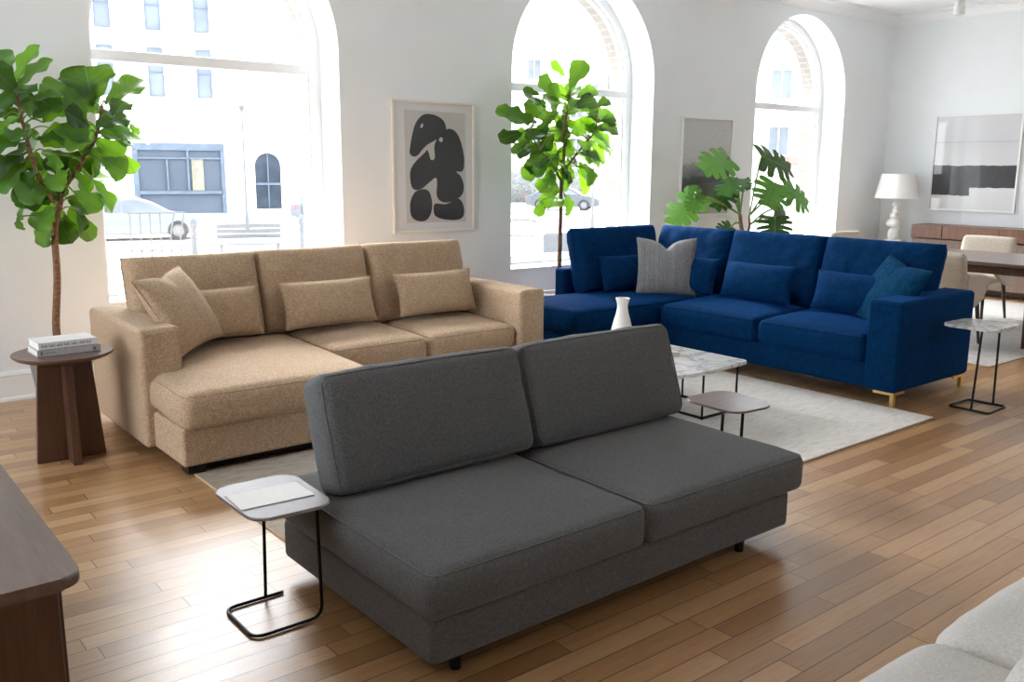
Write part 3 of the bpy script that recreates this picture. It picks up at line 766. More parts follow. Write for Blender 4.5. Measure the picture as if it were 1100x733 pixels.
for lx, ly, sx, sy in ((5.785, 3.015, 1, 1), (6.80, 3.015, -1, 1), (6.80, 6.12, -1, -1), (4.86, 5.22, 1, 1), (4.86, 6.06, 1, -1)):
    bm = B(); xa, xb = sorted((lx, lx+sx*.15)); ya, yb = sorted((ly, ly+sy*.15))
    box(bm, xa, xb, ya, yb, .082, .10)
    xb2 = lx+sx*.028; yb2 = ly+sy*.028
    for (a, b, c, d) in ((lx, lx+sx*.034, ly, ly+sy*.026),):
        a, b = sorted((a, b)); c, d = sorted((c, d)); box(bm, a, b, c, d, 0, .085)
    wobj('leg', bm, M['brass'], t)
nav = 'lumbar pillows on the navy sofa'
loose('lumbar_pillow', 'navy lumbar pillow at the left end of the navy sofa, left of the grey pillow', 'pillow', pillow(.62, .32, .17, .05, 0, 41), M['navy'], (1, -.03, 0), (0, .08, .31), (5.95, 5.71, .67), nav)
for k, (y, l) in enumerate(((5.33, 'navy lumbar pillow half hidden behind the grey pillow, to its right'), (4.55, 'navy lumbar pillow alone in the middle of the navy sofa'), (3.66, 'navy lumbar pillow behind the tilted navy throw pillow'))):
    loose('lumbar_pillow', l, 'pillow', pillow(.70, .31, .18, .05, 0, 42+k), M['navy'], (0.0, -1, 0), (.09, 0, .31), (6.31, y, .675), nav)
loose('throw_pillow', 'square navy throw pillow tilted against the right arm of the navy sofa', 'pillow', pillow(.61, .54, .20, .07, .02, 51), M['navyp'], (-.30, -.46, -.055), (.0, -.40, .365), (6.28, 3.375, .702))
loose('grey_pillow', 'grey striped square pillow with chopped top in the corner of the navy sofa', 'pillow', pillow(.53, .52, .20, .08, .085, 61), M['greypil'], (.70, -.71, 0), (.07, .07, .52), (6.13, 5.40, .735))

# --- charcoal armless sofa
t = thing('charcoal_sofa', 'charcoal grey armless two seat sofa in the foreground', 'sofa', (2.35, 2.67, 0))
wobj('sofa_base', sub_fabric(rboxless(1.42, 3.29, 2.14, 3.20, .068, .229), .022), M['grey'], t)
for k, (x0, x1) in enumerate(((1.385, 2.337), (2.343, 3.325))):
    wobj('seat_cushion', laid(cushion(x1-x0, 1.085, .166, .042, .022, 0, .010, .003, 71+k, 1), (x0+x1)/2, 2.635, .240, .006), M['grey'], t, 180)
for k, (x, yy) in enumerate(((1.908, 3.0), (2.85, 3.0))):
    wobj('back_cushion', stood(cushion(.925, .44, .17, .042, .03, .02, .012, .005, 74+k, 2), (1, .0, 0), (0, .145, .43), (x, 2.985, .602)), M['grey'], t, 180)
wobj('seat_deck', rbox(1.5, 3.21, 2.24, 3.12, .225, .243, .004), M['iron'], t)
wobj('back_support', stood(rbox(-.86, .86, -.12, .12, -.012, .012, .01), (1, 0, 0), (0, .145, .43), (2.36, 2.975, .505)), M['iron'], t)
for x in (1.55, 3.03):
    for y in (2.20, 3.08):
        zf = .0125 if y > 2.7 else 0
        bm = B(); lathe(bm, [(0,zf),(.018,zf),(.024,.07),(0,.07)], 16); bm.transform(Matrix.Translation((x, y, 0))); wobj('leg', bm, M['iron'], t)

# --- cream sofa, only its seat front is in frame
t = thing('cream_sofa', 'pale cream linen sofa cut off by the bottom right corner', 'sofa', (2.14, .5, 0))
wobj('sofa_base', sub_fabric(rboxless(1.28, 3.0, -.02, .86, .08, .26)), M['cream'], t)
for k, (x0, x1) in enumerate(((1.29, 2.125), (2.135, 2.99))):
    wobj('seat_cushion', laid(cushion(x1-x0, .78, .21, .085, .035, 0, .02, .004, 81+k, 0), (x0+x1)/2, .58, .27), M['cream'], t, 180)
for k, x in enumerate((1.71, 2.56)):
    wobj('back_cushion', stood(cushion(.84, .48, .18, .08, .03, .02, .015, .004, 84+k, 0), (-1, 0, 0), (0, -.12, .45), (x, .355, .655)), M['cream'], t, 180)
wobj('back_frame', sub_fabric(rboxless(1.28, 3.0, -.06, .06, .08, .70)), M['cream'], t)
for x in (1.36, 2.92):
    for y in (.04, .78):
        wobj('leg', rbox(x-.025, x+.025, y-.025, y+.025, 0, .09, .005), M['leg_dark'], t)

# --- walnut pedestal table and its books
t = thing('pedestal_table', 'round walnut pedestal side table with crossed panel base beside the tan sofa', 'side table', (1.12, 5.27, 0), math.radians(-2))
bm = B(); lathe(bm, [(0,.567),(.20,.567),(.232,.578),(.250,.592),(.253,.598),(.250,.603),(0,.603)], 64); obj('tabletop', bm, M['walnut_x'], t)
for ang, hw in ((0, .176), (PI/2, .165)):
    bm = B(); e = .022
    vs = [bm.verts.new((x, y, z)) for z, w_ in ((0, hw), (.567, hw*.76)) for x, y in ((-w_,-e),(w_,-e),(w_,e),(-w_,e))]
    for q in ((0,1,2,3),(4,5,6,7),(0,1,5,4),(1,2,6,5),(2,3,7,6),(3,0,4,7)): bm.faces.new([vs[i] for i in q])
    bevel(bm, .004, 2); bm.transform(Matrix.Rotation(ang, 4, 'Z')); obj('panel_leg', bm, M['walnut'], t)
def book(name, label, loc, rz, w, d, h, cover, group=None, spine_marks=()):
    """spine on the local -y side"""
    t = thing(name, label, 'book', loc, rz, group)
    bm = B(); c = .004
    box(bm, -w/2, w/2, -d/2, d/2, 0, c); box(bm, -w/2, w/2, -d/2, d/2, h-c, h); box(bm, -w/2, w/2, -d/2, -d/2+c, 0, h)
    for a, b, z0, z1 in spine_marks:
        box(bm, -w/2+a*w, -w/2+b*w, -d/2-.0006, -d/2, z0*h, z1*h, 1)
    obj('cover', bm, [cover, M['ink']], t)
    bm = B(); box(bm, -w/2+.004, w/2-.004, -d/2+.005, d/2-.004, c, h-c); obj('pages', bm, M['pages'], t)
    return t
marks = [(.05+.03*k, .065+.03*k, .3, .62) for k in range(8) if k % 3 != 2]
book('book', 'grey clothbound book lying on the walnut pedestal table, below the white book', (1.13, 5.285, .603), math.radians(2), .315, .215, .036, M['cover_grey'], 'books on the pedestal table', [(.05, .08, .25, .75), (.88, .93, .2, .7)]+[(.14+.022*k, .15+.022*k, .4, .6) for k in range(7)])
book('book', 'white book lying on top of the grey book', (1.13, 5.295, .639), math.radians(3), .295, .20, .034, M['cover_white'], 'books on the pedestal table', [(.03+.018*k, .040+.018*k, .3, .55+.1*((k*7) % 3)) for k in range(48) if (k*5) % 7])

# --- C shaped side tables
def top_slab(pts, z0, z1, r=.006): return prism(round_poly(pts, 8), z0, z1, r, 3)
t = thing('c_side_table', 'small c shaped side table with grey top beside the charcoal sofa', 'side table', (1.24, 2.9, 0))
bm = top_slab([(1.095, 2.685, .06), (1.385, 2.675, .06), (1.400, 3.06, .06), (1.092, 3.07, .06)], .45, .462); wobj('tabletop', bm, M['table_grey'], t)
bm = B(); r = .0075
tube(bm, corner_path([(1.335, 3.03, .007), (1.105, 3.03, .008), (1.105, 2.765, .008), (1.364, 2.765, .008), (1.356, 2.765, .451)], .05), .0062, 10)
tube(bm, [(1.265, 3.03, .008), (1.262, 3.0, .451)], .0062, 10); wobj('frame', bm, M['iron'], t)
o = obj('magazine', rbox(-.131, .131, -.083, .083, 0, .004, .001, 1), M['paper']); o.location = (1.232, 2.872, .4622); o.rotation_euler = (0,0,math.radians(-3)); tag(o, 'white unprinted magazine lying on the grey c shaped table', 'magazine')

t = thing('marble_side_table', 'marble topped side table on two black rods beside the navy sofa arm', 'side table', (6.30, 2.70, 0))
bm = top_slab([(6.155, 2.545, .06), (6.56, 2.55, .06), (6.54, 2.905, .06), (6.175, 2.925, .06)], .545, .567); wobj('tabletop', bm, M['marble'], t)
bm = B()
tube(bm, [Vector((x, y, .008)) for x, y in round_poly([(6.13, 2.53, .03), (6.42, 2.54, .03), (6.415, 2.79, .03), (6.135, 2.80, .03)], 5)], .0075, 8, True)
tube(bm, [(6.133, 2.645, .008), (6.225, 2.665, .546)], .008, 8); tube(bm, [(6.418, 2.625, .008), (6.46, 2.65, .546)], .008, 8); wobj('frame', bm, M['iron'], t)

t = thing('walnut_side_table', 'low walnut topped side table behind the right end of the charcoal sofa', 'side table', (3.8, 2.86, 0))
bm = top_slab([(3.615, 2.69, .08), (3.915, 2.665, .08), (3.985, 3.05, .08), (3.63, 3.065, .08)], .388, .40); wobj('tabletop', bm, M['table_brown'], t)
bm = B()
tube(bm, [Vector((x, y, .020)) for x, y in round_poly([(3.59, 2.745, .03), (3.93, 2.70, .03), (3.96, 2.99, .03), (3.62, 3.0, .03)], 5)], .0075, 8, True)
tube(bm, [(3.60, 2.765, .018), (3.585, 2.745, .389)], .008, 8); tube(bm, [(3.70, 2.715, .018), (3.68, 2.695, .389)], .008, 8); wobj('frame', bm, M['iron'], t)

# --- marble coffee table
t = thing('marble_coffee_table', 'white marble coffee table with black rod frame on the pale rug', 'coffee table', (4.4, 4.2, 0))
wobj('tabletop', top_slab([(3.85, 3.62, .25), (4.32, 3.50, .5), (4.88, 3.55, .035), (4.88, 4.75, .05), (3.9, 4.75, .3)], .337, .36, .006), M['marble'], t)
bm = B()
def sq(a, b, w=.009): 
    tube(bm, [a, b], w, 4)
for x0, y0, x1, y1 in ((4.485, 3.60, 4.83, 4.06), (3.98, 3.75, 4.32, 4.55)):
    for x in (x0, x1):
        for y in (y0, y1): sq((x, y, .012), (x, y, .338))
    for a, b in (((x0,y0),(x1,y0)),((x1,y0),(x1,y1)),((x1,y1),(x0,y1)),((x0,y1),(x0,y0))): sq((*a, .022), (*b, .022))
wobj('frame', bm, M['iron'], t)
v = B(); lathe(v, [(0,0),(.052,0),(.062,.006),(.074,.05),(.078,.09),(.074,.14),(.060,.20),(.043,.26),(.036,.30),(.037,.325),(.045,.352),(.050,.366),(.047,.367),(.040,.352),(.032,.325),(.030,.29),(0,.28)], 40)
o = obj('vase', v, M['vase'], None, 60); o.location = (4.45, 4.30, .36); tag(o, 'white bottle shaped ceramic vase standing on the marble coffee table', 'vase')
book('book', 'cream covered book lying on the marble coffee table', (4.50, 4.035, .36), math.radians(-14), .27, .19, .028, M['cover_cream'])

# --- rugs
def rug(name, label, x0, x1, y0, y1, mat, th=.012):
    t = thing(name, label, 'rug', ((x0+x1)/2, (y0+y1)/2, 0))
    w, d = (x1-x0)/2, (y1-y0)/2
    obj('pile', rbox(-w, w, -d, d, .001, th, .004, 2), mat, t)
    bm = B(); tube(bm, [(-w,-d,.006),(w,-d,.006),(w,d,.006),(-w,d,.006)], .0062, 6, True); obj('binding', bm, M['rug_edge'], t)
rug('pale_rug', 'pale distressed wool rug with shade painted into its left end, between the three sofas', 1.55, 5.745, 2.71, 4.56, M['rug'])
rug('dining_rug', 'grey wool rug under the dining table', 7.65, 11.7, 3.19, 5.8, M['rug2'])

# --- walnut console in the near left corner
t = thing('walnut_console', 'dark walnut console cut off by the left edge in the foreground', 'console', (.1, 2.75, 0))
wobj('console_top', prism(round_poly([(-.32, 1.955, .05), (.418, 1.955, .045), (.418, 3.6, .05), (-.32, 3.6, .05)], 8), .722, .75, .008, 4), M['walnut_y'], t)
wobj('carcass', rbox(-.28, .372, 1.985, 3.555, .08, .722, .006), M['walnut'], t)
for k in range(2): wobj('side_door', rbox(.373, .385, 2.02+.77*k, 2.77+.77*k, .1, .70, .003, 2), M['walnut'], t)
wobj('plinth', rbox(-.26, .30, 2.03, 3.52, 0, .085, .004), M['walnut'], t)

# --- dining end
t = thing('dining_table', 'long walnut dining table cut off by the right edge', 'dining table', (9.2, 4.1, 0))
wobj('tabletop', rbox(8.63, 9.82, 3.24, 5.0, .735, .77, .008), M['walnut_y'], t)
bm = B()
for a in ((8.72, 9.73, 3.36, 3.39), (8.72, 9.73, 4.85, 4.88), (8.72, 8.75, 3.36, 4.88), (9.70, 9.73, 3.36, 4.88)): box(bm, *a, .655, .736)
wobj('apron', bm, M['walnut'], t)
for x in (8.665, 9.74):
    for y in (3.33, 4.88):
        bm = B(); tube(bm, [(x, y, .012), (x, y, .735)], [.030, .046], 4, False); bm.transform(Matrix.Translation((x,y,0)) @ Matrix.Rotation(PI/4, 4, 'Z') @ Matrix.Translation((-x,-y,0))); wobj('leg', bm, M['walnut'], t)
def chair(label, loc, rz):
    """faces local +x"""
    t = thing('dining_chair', label, 'chair', loc, rz, 'upholstered dining chairs')
    obj('seat', laid(cushion(.54, .52, .09, .035, .015, 0, .006, .002, 3, 0), .02, 0, .40), M['chair'], t, 180)
    obj('backrest', stood(cushion(.56, .46, .07, .032, .01, .01, .01, .002, 4, 0), (0, 1, 0), (-.11, 0, .45), (-.30, 0, .64)), M['chair'], t, 180)
    for s in (-1, 1):
        bm = B(); n = 10; L = []
        for k in range(n+1):
            u = k/n; x = -.27+.50*u; y = s*(.285-.0*u+.02*math.sin(PI*u)); zt = .70-.06*u**1.5; zb = .36+.22*u**2.2
            L.append([bm.verts.new(p) for p in ((x, y-s*.022, zb), (x, y+s*.022, zb+.01), (x, y+s*.030, zt-.02), (x, y+s*.012, zt), (x, y-s*.03, zt), (x, y-s*.03, zt-.025))])
        for a, b in zip(L, L[1:]):
            for i in range(6): bm.faces.new((a[i], a[(i+1)%6], b[(i+1)%6], b[i]))
        bm.faces.new(L[0]); bm.faces.new(L[-1][::-1]); bevel(bm, .008, 2, [e for e in bm.edges if e.calc_face_angle(0) > .6])
        obj('armrest', bm, M['chair'], t, 60)
        for x, sp in ((.22, .05), (-.24, -.06)):
            bm = B(); tube(bm, [(x+sp, s*.25, .0), (x, s*.215, .41)], [.013, .022], 10); obj('leg', bm, M['leg_dark'], t)
    return t
c0 = chair('pale dining chair with its back to the navy sofa, nearest the marble side table', (8.30, 3.93, .014), math.radians(4))
dup(c0, (10.05, 4.46, .014), PI, 'pale dining chair on the far side of the dining table, facing the room')
dup(c0, (9.72, 5.50, .014), -PI/2, 'pale dining chair at the table end below the lamp, only its back top showing')
t = thing('sideboard', 'wall mounted walnut sideboard with a row of drawers below the right wall picture', 'sideboard', (12.1, 5.0, 0))
wobj('carcass', rbox(11.93, 12.335, 3.55, 6.15, .10, .70, .004), M['side_body'], t)
wobj('drawer_case', rbox(11.92, 12.335, 3.55, 6.16, .712, .885, .004), M['teak'], t)
for k in range(4): 
    a = 6.155-.655*k if k else 6.155
    wobj('drawer', rbox(11.90, 11.92, 5.735-.71*(k-1)-.705 if k else 5.745, (5.735-.71*(k-1)) if k else 6.155, .715, .882, .003, 2), M['teak'], t)
t = thing('lamp_table', 'low pale oak table under the white lamp in the corner', 'side table', (11.85, 6.42, 0))
wobj('tabletop', rbox(11.5, 12.2, 6.17, 6.72, .58, .61, .006), M['beige_wood'], t)
for x in (11.54, 12.16):
    for y in (6.21, 6.68): wobj('leg', rbox(x-.022, x+.022, y-.022, y+.022, 0, .58, .004), M['beige_wood'], t)
t = thing('table_lamp', 'white lamp with sculptural bead column and drum shade in the corner', 'lamp', (11.9, 6.40, .61), .3)
bm = rbox(-.13, .13, -.13, .13, 0, .05, .02); obj('base', bm, M['plaster'], t)
bm = B()
for k, (dx, dy, z, r_) in enumerate(((.0,.01,.12,.085),(.03,-.01,.20,.062),(-.025,.01,.28,.08),(.02,.01,.37,.066),(-.01,-.01,.45,.062),(.012,0,.53,.05))):
    s = bmesh.ops.create_icosphere(bm, subdivisions=3, radius=r_, matrix=Matrix.Translation((dx, dy, z)) @ Matrix.Rotation(k*.8, 4, 'X') @ Matrix.Diagonal((1,.85,1.12,1)))
for v in bm.verts: v.co += noise.noise_vector(v.co*14)*.012
tube(bm, [(0,0,.04),(0,0,.64)], .022, 10); obj('column', bm, M['plaster'], t, 180)
bm = B(); lathe(bm, [(.285,.615),(.215,.94)], 48); lathe(bm, [(.281,.617),(.211,.938)], 48); obj('lamp_shade', bm, M['shade'], t, 60)
bm = B(); lathe(bm, [(0,.64),(.02,.65),(.045,.72),(.03,.77),(0,.78)], 16); obj('bulb', bm, M['plaster'], t)

# ------------------------------------------------------------------ pictures
def picture(name, label, loc, rz, w, h, fm, fw=.022, depth=.035):
    """hangs with its face towards local -y, loc is its bottom centre on the wall"""
    t = thing(name, label, 'picture', loc, rz)
    bm = B()
    for a in ((-w/2, w/2, 0, fw), (-w/2, w/2, h-fw, h), (-w/2, -w/2+fw, fw, h-fw), (w/2-fw, w/2, fw, h-fw)):
        s = B(); box(s, a[0], a[1], -depth, -.002, a[2], a[3]); bevel(s, .002, 1); me = bpy.data.meshes.new('x'); s.to_mesh(me); s.free(); bm.from_mesh(me); bpy.data.meshes.remove(me)
    obj('picture_frame', bm, fm, t); return t
def flat(bm, poly, y, mi): bm.faces.new([bm.verts.new((x, y, z)) for x, z in poly]).material_index = mi
# abstract blobs
w, h = .885, 1.155
t = picture('abstract_picture', 'framed abstract print of stacked black rounded shapes between the left and middle windows', (4.63, W, 1.02), 0, w, h, M['frame_cream'])
def mp(x, y): u = (x-40)/397; H = 655-38*u; return (u*w-w/2, h-(y-(46+20*u))/H*h)
bm = B(); flat(bm, [(-w/2+.02,.02),(w/2-.02,.02),(w/2-.02,h-.02),(-w/2+.02,h-.02)], -.018, 0)
flat(bm, [mp(98,97), mp(392,114), mp(395,640), mp(104,646)], -.0185, 1)
def blob(pts, y, mi, n=5):
    P = [Vector((*mp(*p), 0)) for p in pts]; N = len(P); out = []
    for i in range(N):
        p0, p1, p2, p3 = P[i-1], P[i], P[(i+1)%N], P[(i+2)%N]
        for k in range(n):
            q = k/n; v = .5*((2*p1)+(p2-p0)*q+(2*p0-5*p1+4*p2-p3)*q*q+(3*p1-p0-3*p2+p3)*q**3); out.append((v.x, v.y))
    flat(bm, out, y, mi)
blob([(205,117),(250,125),(285,150),(297,188),(288,208),(262,232),(235,248),(205,265),(180,290),(160,315),(138,322),(122,305),(125,270),(135,215),(150,165),(175,130)], -.019, 2)
blob([(310,187),(340,198),(362,230),(378,280),(386,330),(384,375),(372,394),(346,394),(370,420),(383,460),(378,500),(355,525),(325,540),(285,545),(257,530),(247,500),(250,455),(245,424),(215,445),(180,475),(150,484),(130,470),(122,430),(125,385),(150,345),(190,305),(203,290),(212,305),(222,337),(240,328),(238,280),(245,250),(265,222),(285,200)], -.0192, 2)
blob([(190,480),(213,495),(225,540),(222,590),(200,630),(165,638),(135,625),(121,595),(122,540),(140,500),(160,485)], -.0191, 2)
blob([(238,552),(290,553),(330,537),(358,527),(378,550),(385,590),(375,620),(340,632),(280,628),(245,615),(233,595)], -.0193, 2)
blob([(270,228),(280,235),(276,250),(264,248),(262,236)], -.0196, 1); blob([(176,168),(186,164),(184,180),(174,184)], -.0196, 1)
obj('print', bm, [M['mat_board'], M['art_ground'], M['art_black']], t, 0)
# misty mountain print
t = picture('mountain_picture', 'framed misty mountain landscape print behind the monstera', (8.40, W, 1.065), 0, .90, 1.112, M['frame_pic'])
bm = B(); flat(bm, [(-.43,.02),(.43,.02),(.43,1.092),(-.43,1.092)], -.018, 0); obj('print', bm, M['art_mountain'], t, 0)
# horizon abstract on the right wall (its face looks towards -x)
t = picture('horizon_picture', 'large white framed abstract landscape with black band on the right wall', (XR, 5.60, 1.062), -PI/2, 1.13, 1.27, M['frame_pic'], .025)
bm = B(); flat(bm, [(-.545,.02),(.545,.02),(.545,1.25),(-.545,1.25)], -.018, 0); obj('print', bm, M['art_horizon'], t, 0)
FIG_A=[(1.694,6.492,1.992,1.697,6.631,2.251,0.305),(1.759,6.433,1.993,2.032,6.521,2.206,0.193),(1.661,6.344,1.832,1.864,6.38,1.953,0.176),(1.679,6.377,1.804,1.924,6.466,1.77,0.191),
(1.915,6.49,1.875,1.962,6.487,1.79,0.084),(1.677,6.427,1.764,1.811,6.333,1.645,0.165),(1.658,6.301,1.644,1.829,6.318,1.543,0.148),(1.843,6.417,1.67,1.925,6.459,1.542,0.096),
(1.646,6.448,1.805,1.502,6.37,2.057,0.11),(1.304,6.385,1.879,1.512,6.432,2.004,0.148),(1.267,6.426,1.969,1.464,6.343,2.059,0.095),(1.235,6.506,2.079,1.416,6.579,2.363,0.137),
(1.212,6.314,2.049,1.413,6.323,2.272,0.093),(1.205,6.39,2.097,1.151,6.445,2.295,0.162),(1.222,6.372,2.048,1.102,6.342,1.946,0.094),(1.518,6.417,1.713,1.393,6.508,1.817,0.163),
(1.538,6.316,1.631,1.364,6.248,1.68,0.148),(1.399,6.451,1.571,1.254,6.508,1.64,0.123),(1.253,6.423,1.628,1.068,6.409,1.44,0.176),(1.298,6.512,1.453,1.189,6.562,1.257,0.151),
(1.159,6.309,1.282,1.168,6.339,1.193,0.066),(1.378,6.342,1.339,1.245,6.302,1.198,0.168),(1.413,6.506,1.265,1.31,6.488,1.071,0.193),(1.423,6.496,1.272,1.473,6.436,1.091,0.151),
(1.482,6.516,1.391,1.634,6.462,1.304,0.138),(1.6,6.33,1.525,1.731,6.329,1.289,0.162),(1.52,6.379,1.566,1.617,6.384,1.416,0.102),(1.545,6.523,1.304,1.648,6.558,1.087,0.083),
(1.456,6.293,1.566,1.332,6.26,1.458,0.147),(1.337,6.432,1.466,1.149,6.429,1.381,0.108),(1.594,6.475,1.643,1.649,6.473,1.764,0.096),(1.257,6.311,1.808,1.141,6.267,1.748,0.146),
(1.28,6.509,1.928,1.166,6.485,1.877,0.137),(1.255,6.488,1.869,1.352,6.568,1.7,0.137),(1.28,6.452,1.755,1.166,6.481,1.593,0.136),(1.505,6.448,1.524,1.403,6.417,1.377,0.137),
(1.563,6.526,1.673,1.726,6.52,1.553,0.139),(1.681,6.525,1.705,1.601,6.496,1.882,0.125),(1.237,6.514,2.096,1.051,6.566,2.144,0.151),(1.22,6.449,1.979,0.981,6.437,1.858,0.163),
(1.23,6.328,1.751,0.982,6.383,1.691,0.16),(1.249,6.385,1.668,0.997,6.42,1.525,0.148),(1.217,6.326,2.028,1.079,6.253,2.176,0.147),(1.291,6.329,1.554,1.189,6.378,1.468,0.133),
(1.218,6.337,1.891,1.04,6.407,1.748,0.133),(1.589,6.387,1.702,1.728,6.401,1.615,0.149),(1.737,6.382,1.824,1.913,6.404,1.822,0.153),(1.638,6.316,1.76,1.458,6.301,1.708,0.13),
(1.752,6.532,1.936,1.668,6.462,2.053,0.18),(1.757,6.459,1.728,1.874,6.431,1.594,0.138),(1.618,6.369,1.843,1.473,6.288,1.934,0.142),(1.756,6.297,1.901,1.861,6.372,2.023,0.139),
(1.694,6.504,1.668,1.616,6.553,1.507,0.136),(1.693,6.499,1.979,1.647,6.603,2.108,0.191),(1.783,6.333,1.761,1.992,6.35,1.768,0.175),(1.322,6.419,1.755,1.56,6.434,1.768,0.17),
(1.24,6.532,1.672,1.142,6.577,1.496,0.145),(1.317,6.54,1.904,1.31,6.448,2.048,0.199),(1.324,6.459,1.624,1.363,6.489,1.422,0.143),(1.195,6.483,1.785,1.031,6.505,1.745,0.154),
(1.389,6.505,1.866,1.537,6.469,2.021,0.152),(1.248,6.53,1.548,1.286,6.509,1.315,0.178),(1.241,6.445,1.952,1.293,6.539,2.118,0.197),(1.397,6.472,1.675,1.57,6.429,1.549,0.188),
(1.133,6.351,1.656,0.982,6.32,1.58,0.151),(1.359,6.452,1.995,1.574,6.571,2.134,0.199),(1.315,6.522,1.49,1.395,6.499,1.291,0.193),(1.154,6.395,1.89,1.018,6.46,1.999,0.172),
(1.421,6.365,1.82,1.629,6.348,1.815,0.157),(1.478,6.295,1.438,1.642,6.245,1.321,0.132),(1.417,6.43,1.391,1.219,6.469,1.34,0.169),(1.483,6.449,1.514,1.4,6.427,1.672,0.138),
(1.537,6.535,1.357,1.544,6.556,1.149,0.137),(1.353,6.332,1.456,1.159,6.249,1.405,0.16),(1.587,6.541,1.493,1.826,6.627,1.529,0.146),(1.449,6.528,1.314,1.505,6.544,1.098,0.133),
(1.407,6.372,1.55,1.394,6.286,1.673,0.175)]
FIG_B=[(5.805,6.362,2.32,5.929,6.302,2.58,0.178),(5.902,6.523,2.437,5.758,6.575,2.581,0.082),(5.898,6.487,2.215,5.744,6.448,2.347,0.091),(5.884,6.357,2.241,6.14,6.328,2.354,0.054),
(5.912,6.528,2.166,5.586,6.461,2.256,0.164),(5.424,6.49,1.994,5.513,6.52,2.231,0.14),(5.504,6.431,2.25,5.344,6.477,2.293,0.079),(5.231,6.363,2.072,4.972,6.366,2.093,0.043),
(5.234,6.338,1.911,4.941,6.286,1.846,0.068),(5.817,6.308,2.152,6.089,6.272,2.247,0.16),(6.111,6.329,2.166,6.235,6.272,2.246,0.109),(6.14,6.538,2.151,6.352,6.496,2.044,0.167),
(6.356,6.514,2.045,6.58,6.534,2.107,0.085),(6.271,6.476,1.979,6.626,6.498,2.009,0.047),(6.287,6.529,1.919,6.654,6.584,1.839,0.103),(6.135,6.473,1.87,6.429,6.483,1.671,0.12),
(5.835,6.467,2.084,5.825,6.515,1.846,0.18),(5.681,6.433,1.934,5.356,6.433,1.892,0.16),(5.597,6.337,1.904,5.508,6.388,1.754,0.122),(5.398,6.416,1.794,5.213,6.362,1.7,0.104),
(5.312,6.34,1.848,5.136,6.386,1.74,0.051),(5.624,6.361,1.621,5.336,6.341,1.701,0.158),(5.542,6.464,1.603,5.388,6.532,1.518,0.158),(5.664,6.379,1.545,5.452,6.355,1.386,0.176),
(5.683,6.402,1.596,5.847,6.321,1.485,0.141),(6.042,6.51,1.65,6.159,6.436,1.58,0.128),(6.087,6.53,1.579,6.204,6.476,1.356,0.129),(6.039,6.338,1.615,6.182,6.391,1.43,0.126),
(5.808,6.498,1.378,5.604,6.422,1.254,0.234),(5.822,6.433,1.362,5.943,6.429,1.158,0.143),(5.577,6.472,1.304,5.503,6.436,1.152,0.097),(5.798,6.498,1.863,6.202,6.605,1.74,0.18),
(5.948,6.47,1.952,6.273,6.552,1.875,0.163),(5.884,6.525,1.735,5.689,6.501,1.647,0.163),(5.864,6.503,1.778,6.091,6.576,1.641,0.181),(5.837,6.441,2.032,6.007,6.365,1.933,0.162),
(5.749,6.449,2.114,5.606,6.519,2.027,0.143),(5.569,6.373,2.062,5.457,6.395,1.852,0.122),(5.951,6.515,2.082,5.805,6.535,1.992,0.164),(5.633,6.309,1.688,5.799,6.334,1.52,0.157),
(5.564,6.361,1.771,5.386,6.414,1.769,0.122),(6.063,6.459,1.781,6.224,6.429,1.678,0.128),(5.881,6.515,1.994,5.718,6.539,1.861,0.163),(5.81,6.381,1.861,5.826,6.446,1.691,0.16),
(5.959,6.514,1.927,6.285,6.591,1.966,0.163),(5.768,6.512,1.838,5.697,6.542,1.66,0.16),(5.826,6.468,2.062,6.035,6.491,2.233,0.183),(5.877,6.427,1.799,6.234,6.516,1.664,0.153),
(5.58,6.385,1.942,5.282,6.312,1.873,0.146),(5.972,6.471,2.025,6.332,6.471,2.023,0.187),(5.738,6.431,1.734,5.604,6.449,1.565,0.154),(5.625,6.36,2.089,5.462,6.294,2.251,0.183),
(5.881,6.317,1.848,6.121,6.375,1.705,0.171),(5.66,6.518,1.834,5.4,6.552,1.768,0.146),(5.783,6.328,2.124,5.981,6.437,2.264,0.19),(5.923,6.498,1.692,5.887,6.5,1.46,0.156),
(5.458,6.3,2.028,5.365,6.375,2.168,0.181),(6.054,6.45,1.984,6.397,6.474,1.928,0.164),(5.527,6.304,1.699,5.375,6.344,1.533,0.141),(5.633,6.308,2.175,5.511,6.305,2.344,0.135),
(5.916,6.335,1.74,6.221,6.309,1.685,0.153),(5.574,6.514,1.905,5.327,6.56,1.874,0.155),(6.049,6.496,2.141,6.287,6.456,2.157,0.165),(5.743,6.393,1.617,5.864,6.412,1.388,0.151),
(5.479,6.308,2.136,5.227,6.292,2.232,0.15),(6.201,6.534,1.891,6.627,6.579,1.825,0.148),(5.594,6.507,1.734,5.449,6.464,1.547,0.18),(5.88,6.466,2.245,6.023,6.52,2.397,0.157),
(5.995,6.469,1.629,6.238,6.459,1.478,0.141),(5.39,6.342,2.007,5.027,6.235,2.076,0.185),(6.179,6.513,2.084,6.638,6.587,2.115,0.142),(5.598,6.366,1.591,5.601,6.421,1.331,0.178),
(5.628,6.398,2.246,5.497,6.424,2.418,0.17),(6.187,6.502,1.757,6.356,6.469,1.586,0.153)]
